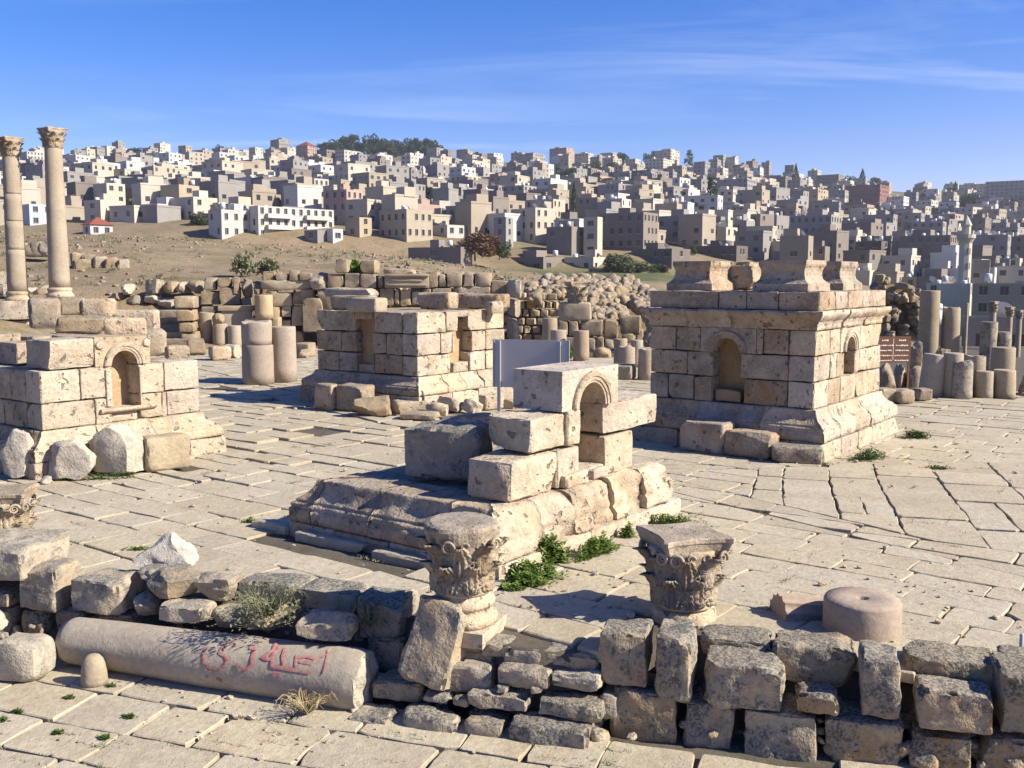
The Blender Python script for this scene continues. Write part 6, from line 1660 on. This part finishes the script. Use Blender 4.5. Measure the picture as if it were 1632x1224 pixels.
wood = [(500, 230, 524, 250), (518, 222, 546, 250), (538, 217, 566, 249), (556, 214, 580, 249), (574, 216, 600, 250), (592, 220, 616, 251), (610, 222, 634, 252), (626, 224, 650, 253), (646, 220, 668, 253), (660, 220, 684, 252), (676, 224, 698, 251), (690, 230, 708, 250), (528, 226, 552, 252), (600, 226, 628, 254)]
ordn = ['first', 'second', 'third', 'fourth', 'fifth', 'sixth', 'seventh', 'eighth', 'ninth', 'tenth', 'eleventh', 'twelfth']
for i, w_ in enumerate(wood):
    lab = ('dark pine %s from the left in the skyline wood' % ordn[i]) if i < 12 else ('dark pine standing in front of the left part of the skyline wood' if i == 12 else 'dark pine standing in front of the middle of the skyline wood')
    tree(lab, w_[0] - 3, w_[1], w_[2] + 3, w_[3] + 6, 'round' if i % 3 else 'pine', 'leaf_pine', Y=1035 if i < 12 else 1000, group=GW, v=i, name='pine_tree')
for i, (lab, r_, kd, mt, Y) in enumerate((
        ('first dark cypress on the right skyline', (1262, 263, 1273, 306), 'cypress', 'leaf_pine', None), ('second broad cypress on the right skyline', (1367, 271, 1380, 308), 'cypress', 'leaf_pine', None), ('slender cypress near the right skyline blocks', (1515, 291, 1527, 328), 'cypress', 'leaf_pine', None),
        ('thin small cypress left of the slender right one', (1503, 293, 1510, 308), 'cypress', 'leaf_pine', None), ('thin dark cypress beside the dark brown house at centre', (910, 290, 919, 345), 'cypress', 'leaf_pine', 330),
        ('tall tiered araucaria on the skyline left of the twin towers', (1088, 240, 1109, 272), 'conifer', 'leaf_pine', None), ('big dark conifer among the grey flats', (1118, 284, 1148, 342), 'conifer', 'leaf_pine', 400), ('bushy tree at the foot of the big dark conifer', (1100, 318, 1128, 342), 'round', 'leaf_pine', 400),
        ('round dark tree right of the blue dome', (672, 296, 708, 330), 'round', 'leaf_pine', None), ('dark tree left of the long reddish house', (884, 266, 916, 302), 'round', 'leaf_pine', None), ('dark tree under the pink colonnaded house', (925, 256, 962, 284), 'round', 'leaf_olive', None), ('round tree under the pale skyline flats', (966, 257, 990, 282), 'round', 'leaf_pine', None),
        ('olive tree before the long reddish house', (940, 282, 980, 312), 'round', 'leaf_olive', None), ('olive trees hedge piece left of the brown-grey flats', (980, 292, 1018, 316), 'round', 'leaf_olive', None), ('olive tree right in the upper grove', (1016, 300, 1052, 320), 'round', 'leaf_olive', None),
        ('large dark tree at the field edge right of the low cream house', (966, 402, 1012, 440), 'round', 'leaf_olive', 236), ('smaller dark bush tree right of the large field-edge tree', (1008, 414, 1040, 441), 'round', 'leaf_olive', 238), ('third dark bush tree touching the tall podium blocks', (1036, 418, 1064, 442), 'round', 'leaf_olive', 238),
        ('rust-brown bare-looking tree at the mound edge', (722, 368, 792, 414), 'round', 'leaf_rust', 228), ('dark green tree right of the rust-brown tree', (780, 384, 812, 412), 'round', 'leaf_olive', 232), ('dark skyline tree beside the cream second block at left', (206, 234, 230, 262), 'round', 'leaf_pine', None), ('low skyline tree right of the first at far left', (106, 244, 124, 266), 'round', 'leaf_pine', None),
        ('small skyline tree left of the grey skyline tower near the wood', (345, 232, 366, 256), 'round', 'leaf_pine', None), ('skyline tree beside the cream house at centre right', (980, 243, 1000, 262), 'round', 'leaf_pine', None), ('small dark skyline tree right of the cream centre house', (1026, 244, 1042, 262), 'round', 'leaf_pine', None),
        ('round dark tree between skyline house and second cypress', (1342, 280, 1366, 306), 'round', 'leaf_pine', None), ('palm-like tuft above the brick-red house', (1384, 282, 1404, 302), 'round', 'leaf_olive', None), ('round tree right of the slender cypress', (1527, 308, 1556, 342), 'round', 'leaf_pine', None), ('dark tree before the right skyline flats', (1600, 314, 1636, 334), 'round', 'leaf_pine', None),
        ('dark shrub tree above the billboard', (1462, 308, 1480, 332), 'cypress', 'leaf_pine', None), ('tree beside the pink-red house at left', (305, 338, 334, 360), 'round', 'leaf_olive', None), ('dark tree between school hall and cream flats', (160, 296, 182, 314), 'round', 'leaf_olive', None), ('tree at the foot of the four-storey grey flats', (700, 318, 722, 342), 'round', 'leaf_olive', None),
        ('dark tree among the sheds behind the tall podium', (1090, 388, 1108, 408), 'round', 'leaf_olive', 250), ('tree right of the square grey flats under the first cypress', (1196, 310, 1222, 336), 'round', 'leaf_olive', None), ('dark tree behind the stone minaret', (1505, 300, 1524, 330), 'conifer', 'leaf_pine', None))):
    tree(lab, *r_, kind=kd, mat=mt, Y=Y, group='trees of the town', v=i, name='cypress_tree' if kd == 'cypress' else 'town_tree')
def shrub(label, x0, y0, x1, y1, Y, mat, n=700, leaf=.07, name='shrub', group=None, z=None):
    pc = (x0 + x1) / 2; b = D(pc, y1, Y); s = Y / FPX; W_ = (x1 - x0) * s; H = (y1 - y0) * s; rng = random.Random(int(x0 + y0 * 3))
    p = thing(name, label, 'shrub', (b.x, Y, b.z if z is None else z), 0, group)
    C = [Vector((rng.uniform(-.36, .36) * W_, rng.uniform(-.3, .3) * W_, rng.uniform(.2, .75) * H)) for _ in range(14)]
    def f():
        c = rng.choice(C); return c + Vector((rng.gauss(0, .08) * W_, rng.gauss(0, .08) * W_, rng.gauss(0, .12) * H))
    ob('foliage', leaf_cloud(rng, n, leaf, f, M[mat], 'foliage'), p)
    mb = MB()
    for i in range(6):
        V, F = tube([Vector((0, 0, -.05)), C[i] * .5, C[i]], [.012 * H + .004, .008 * H + .003, .003], 5); mb.add(V, F)
    ob('stems', mb.build('stems', M['bark'], True), p)
GH = 'shrubs on the mound and ruins'
shrub('grey feathery shrub on the mound above the ashlar wall', 366, 402, 402, 440, 58, 'leaf_grey', 900, .22, group=GH)
shrub('greyish green shrub right above the ashlar wall', 398, 408, 446, 438, 54, 'leaf_grey', 900, .22, group=GH)
shrub('bright green shrub between two pillars of the back wall', 554, 412, 582, 440, 47.5, 'leaf', 700, .16, group=GH)
shrub('dry green tuft at the right end of the back wall', 774, 440, 812, 470, 48, 'leaf_grey', 600, .18, group=GH)
shrub('green weed clump at the foot of the far column stubs', 901, 552, 915, 574, 39, 'leaf', 250, .14, group=GH)
# ---- weeds in the paving
def blade_mesh(rng, n, W_, L_, H, leaf, mat, name='leaves'):
    V = []; F = []
    for _ in range(n):
        x, y = rng.gauss(0, .33) * W_, rng.gauss(0, .33) * L_; e = math.exp(-((x / W_) ** 2 + (y / L_) ** 2) * 2.2); a = rng.random() * 6.28; l = leaf * rng.uniform(.6, 1.4); up = rng.uniform(.1, 1.1)
        z = rng.random() * H * e ** .45 * (.55 + .45 * noise.noise(Vector((x * 14, y * 14, W_)))) ; c = Vector((x, y, z)); d = Vector((math.cos(a), math.sin(a), up)).normalized(); s = Vector((-math.sin(a), math.cos(a), rng.uniform(-.3, .3))).normalized(); k = len(V)
        V += [c, c + d * l * .45 + s * l * .24, c + d * l + Vector((0, 0, -l * .15)), c + d * l * .45 - s * l * .24]; F.append((k, k + 1, k + 2, k + 3))
    return mesh(name, V, F, mat, False)
GWD = 'weeds growing in the paving'
def weed(label, x0, y0, x1, y1, mat='leaf', n=500, leaf=.05, z=0.0, rz=0.0, group=GWD, hmul=1.0, asp=.5):
    Y = G((x0 + x1) / 2, (y0 + 2 * y1) / 3, z).y; s = Y / FPX; rng = random.Random(int(x0 * 5 + y1)); b = G((x0 + x1) / 2, (y0 + 2 * y1) / 3, z)
    p = thing('weed', label, 'weed', b + Vector((0, 0, -.01)), rz, group); W_ = (x1 - x0) * s * .62; H = max(.03, (y1 - y0) * s * .75 * hmul)
    ob('leaves', blade_mesh(rng, n, W_, W_ * asp, H, leaf, M[mat]), p)
for lab, r_, k in (('bushy weed mat at the near podium corner by the round-topped capital', (800, 880, 900, 945), dict(n=1300, leaf=.06, asp=.4)), ('weed line creeping along the near podium plinth foot', (890, 860, 1010, 900), dict(n=1200, leaf=.05, rz=R(53), asp=.12, hmul=.8)), ('tall leafy weed right of the round-topped capital', (842, 845, 908, 925), dict(n=900, leaf=.08, hmul=1.25)), ('low green weeds along the near podium plinth', (900, 848, 1000, 905), dict(n=1500, leaf=.06, rz=R(50), asp=.25, hmul=1.2)), ('bright weed patch below the near podium front', (800, 900, 880, 950), dict(n=700, leaf=.06)),
                   ('upright weed by the near podium plinth middle', (985, 825, 1014, 872), dict(n=350, leaf=.05)), ('weed strip at the right end of the near podium', (1010, 818, 1125, 842), dict(n=900, leaf=.05, asp=.2, hmul=1.3, rz=R(-12))), ('dark weed spread by the tall podium near corner', (1345, 708, 1425, 744), dict(mat='leaf_dark', n=800, leaf=.06, rz=R(30), asp=.4)),
                   ('dark weed further right on the paving beyond the tall podium', (1437, 680, 1485, 706), dict(mat='leaf_dark', n=500, leaf=.07)), ('small upright weed against the tall podium sunlit side', (1334, 690, 1354, 724), dict(mat='leaf', n=260, leaf=.055)), ('weed patch under the shaded moulding of the near podium', (600, 858, 690, 905), dict(mat='leaf_dark', n=700, leaf=.05, rz=R(-35), asp=.2)),
                   ('dark weed in the shade behind the round-topped capital', (650, 845, 690, 880), dict(mat='leaf_dark', n=300, leaf=.05)), ('weed tuft between the pale boulders', (150, 730, 170, 762), dict(mat='leaf_dark', n=300, leaf=.06)), ('weed tuft left between boulders of the left podium', (48, 728, 75, 770), dict(mat='leaf_dark', n=350, leaf=.06)),
                   ('low weed along the boulders of the left podium', (60, 748, 240, 772), dict(mat='leaf_dark', n=600, leaf=.045, asp=.12, rz=R(12))), ('weed in the paving joint left of the short kerb stone', (384, 820, 412, 840), dict(n=200, leaf=.04)), ('flat weed in a joint left of the pointed boulder', (196, 866, 244, 882), dict(n=260, leaf=.035, asp=.3)),
                   ('small weed in a joint right of the pointed boulder', (345, 905, 375, 915), dict(n=120, leaf=.03)), ('weed beside the moulded pink block of the far podium', (676, 652, 702, 666), dict(mat='leaf_dark', n=200, leaf=.06)), ('weed under the round-topped capital side', (790, 925, 845, 950), dict(mat='leaf', n=400, leaf=.05)),
                   ('joint weed right of the dark weed by the tall podium', (1465, 738, 1520, 752), dict(mat='leaf_dark', n=200, leaf=.05, asp=.2)), ('joint weed before the low kerb block', (1290, 732, 1320, 744), dict(mat='leaf_dark', n=160, leaf=.05))):
    weed(lab, *r_, **k)
for i, (lab, px, py) in enumerate((('small tuft in the lower pavement right of the bullet stone', 110, 1112), ('tuft in the lower pavement near the left edge', 28, 1134), ('elongated tuft in the lower pavement joint', 205, 1142), ('round tuft lowest in the lower pavement', 166, 1176), ('tuft beside the foot of the bullet stone', 176, 1094), ('faint tuft left low in the pavement', 92, 1168), ('dark tuft at the left edge joint', 4, 1148))):
    weed(lab, px - 11, py - 6, px + 11, py + 4, 'leaf_dark', 110, .035, LOW, R(-19), 'tufts in the lower pavement', 1.2, .45)
def dry_bush(label, px, py, Y, w_, h, n, mat='dry', leaves=0, name='dry_weed', z=None):
    b = D(px, py, Y); rng = random.Random(int(px)); p = thing(name, label, 'weed', b, 0, 'dry weeds round the fallen column'); mb = MB()
    for _ in range(n):
        a = rng.random() * 6.28; r = w_ * rng.uniform(.3, .6); pts = []; cv = rng.uniform(-1.6, 1.6)
        for i in range(7):
            t = i / 6; aa = a + cv * t; pts.append(Vector((math.cos(aa) * r * t ** .8, math.sin(aa) * r * t ** .8, h * math.sin(t * rng.uniform(1.6, 2.6)) * rng.uniform(.75, 1))))
        V, F = tube(pts, [.0042 * (1 - .6 * i / 6) for i in range(7)], 3); mb.add(V, F)
    tag(ob('stems', mb.build('stems', M[mat], False), p), None, kind='stuff')
    if leaves: ob('leaves', blade_mesh(rng, leaves, w_ * .8, w_ * .6, h, .04, M['leaf_grey']), p)
dry_bush('dry straw-coloured weed tangle at the foot of the fallen column', 490, 1138, 8.35, .5, .2, 70)
dry_bush('grey-green bushy weed growing behind the fallen column', 425, 985, 9.0, .75, .3, 90, 'leaf_grey', 900)
dry_bush('thin dry grass behind the oblong stone', 590, 1000, 8.9, .4, .25, 40, 'leaf_grey', 200)

# ---- scrub and small trees scattered through the town, one green mass
def town_scrub():
    rg = random.Random(55); V = []; F = []
    for _ in range(420):
        px = rg.uniform(-20, 1660); Y = YF + 10 + (YR - YF - 20) * rg.uniform(.3, 1) ** (1 / .38); x = (px - CX) / FPX * Y; z = hill_z(px, Y); s = rg.uniform(1.5, 4.2)
        if noise.noise(Vector((x * .012, Y * .012, 4))) < -.12: continue
        for _ in range(70):
            d = Vector((rg.gauss(0, .42), rg.gauss(0, .42), abs(rg.gauss(.35, .32)))) * s; c = Vector((x, Y, z)) + d; q = s * rg.uniform(.16, .34)
            a = Vector((rg.gauss(0, 1), rg.gauss(0, 1), rg.gauss(0, 1))).normalized(); b = a.orthogonal().normalized(); e = a.cross(b); k = len(V)
            V += [c - b * q, c + e * q * .7, c + b * q, c - e * q * .7]; F.append((k, k + 1, k + 2, k + 3))
    tag(ob('town_scrub', mesh('town_scrub', V, F, M['leaf_olive'], False)), 'scrub and small trees scattered between the houses', 'scrub', kind='stuff')
town_scrub()

# ---- grit and dry tufts over the paving
def grit():
    rg = random.Random(91); mb = MB(); me = boulder_mesh(1, 1, 1, M['pale'], 933, 10, .05, 3, 'tmp'); BV, BF = [tuple(x.co) for x in me.vertices], [tuple(f.vertices) for f in me.polygons]; bpy.data.meshes.remove(me)
    spots = [(-3, 12.5, 2.2), (1.5, 11.2, 1.6), (-.2, 9.6, .8), (6.2, 17.4, 2.0), (-6.2, 15.2, 1.6), (-2.5, 22.5, 2.5), (3.5, 9.6, 1.0), (-2.2, 8.2, .8), (0.8, 8.75, .5), (8, 20, 2.5), (-1, 17, 3)]
    for _ in range(900):
        x0, y0, r = rg.choice(spots); x, y = x0 + rg.gauss(0, r), y0 + rg.gauss(0, r * .7)
        if wall_front(x) - .1 < y < wall_front(x) + 1.0: continue
        z = gz(x, y) + .003 if y > wall_front(x) + .5 else LOW + .003
        s = rg.uniform(.01, .035) if rg.random() < .9 else rg.uniform(.04, .08)
        mb.add(BV, BF, 0, Matrix.Translation((x, y, z + s * .2)) @ Matrix.Rotation(rg.random() * 6, 4, 'Z') @ Matrix.Diagonal((s * rg.uniform(.8, 1.6), s, s * .7, 1)))
    tag(ob('paving_grit', mb.build('paving_grit', M['pale'], False)), 'grit and pebbles strewn on the paving round the podia', 'pebbles', kind='stuff')
    V = []; F = []
    for _ in range(230):
        if rg.random() < .7: x0, y0 = rg.uniform(-7, 9), rg.uniform(9.3, 24); z = gz(x0, y0) - .01
        else: x0, y0 = rg.uniform(-5, 3), rg.uniform(6.2, 8.0); z = LOW - .01
        if wall_front(x0) - .2 < y0 < wall_front(x0) + 1.0: continue
        a0 = GRID + rg.choice((0, math.pi / 2)) if y0 > wall_front(x0) else R(-19)
        for _ in range(rg.randrange(12, 40)):
            t = rg.gauss(0, .09); x, y = x0 + math.cos(a0) * t + rg.gauss(0, .012), y0 + math.sin(a0) * t + rg.gauss(0, .012); a = rg.random() * 6.28; l = rg.uniform(.02, .06); d = Vector((math.cos(a) * .6, math.sin(a) * .6, rg.uniform(.3, 1))).normalized() * l; s_ = Vector((-math.sin(a), math.cos(a), 0)) * .005; k = len(V); c = Vector((x, y, z))
            V += [c - s_, c + s_, c + d * .6 + s_ * .7, c + d]; F.append((k, k + 1, k + 2, k + 3))
    tag(ob('joint_grass', mesh('joint_grass', V, F, M['leaf_grey'], False)), 'sparse dry grass growing in the paving joints', 'grass', kind='stuff')
grit()

def mound_scrub():
    rg = random.Random(66); V = []; F = []
    for _ in range(420):
        Y = rg.uniform(50, 105); px = rg.uniform(-30, 870); x = (px - CX) / FPX * Y
        if noise.noise(Vector((x * .09, Y * .06, 21))) < -.05: continue
        z = terrain_z(x, Y); s = rg.uniform(.12, .5)
        for _ in range(26):
            c = Vector((x + rg.gauss(0, .5) * s, Y + rg.gauss(0, .5) * s, z + abs(rg.gauss(0, .3)) * s)); a = rg.random() * 6.28; d = Vector((math.cos(a), math.sin(a), rg.uniform(.2, 1.2))).normalized() * s * .45; t = Vector((-math.sin(a), math.cos(a), 0)) * s * .10; k = len(V)
            V += [c - t, c + t, c + d + t * .3, c + d - t * .3]; F.append((k, k + 1, k + 2, k + 3))
    tag(ob('mound_scrub', mesh('mound_scrub', V, F, M['leaf_grey'], False)), 'low dry scrub scattered over the brown mound', 'scrub', kind='stuff')
mound_scrub()

# ================================================================ thin winter haze over the valley
def haze():
    mb = MB(); mb.box(-1700, 1700, -70, 1960, -45, 190)
    k = bpy.data.materials.new('thin_haze'); k.use_nodes = True; t = k.node_tree; t.nodes.clear()
    v = t.nodes.new('ShaderNodeVolumePrincipled'); v.inputs['Color'].default_value = (.86, .91, 1.0, 1); v.inputs['Density'].default_value = .00011; v.inputs['Anisotropy'].default_value = .2
    o = t.nodes.new('ShaderNodeOutputMaterial'); t.links.new(v.outputs[0], o.inputs['Volume'])
    h = ob('haze', mb.build('haze', k)); h['kind'] = 'stuff'; h['label'] = 'thin pale haze over the valley'; h['category'] = 'haze'
haze()
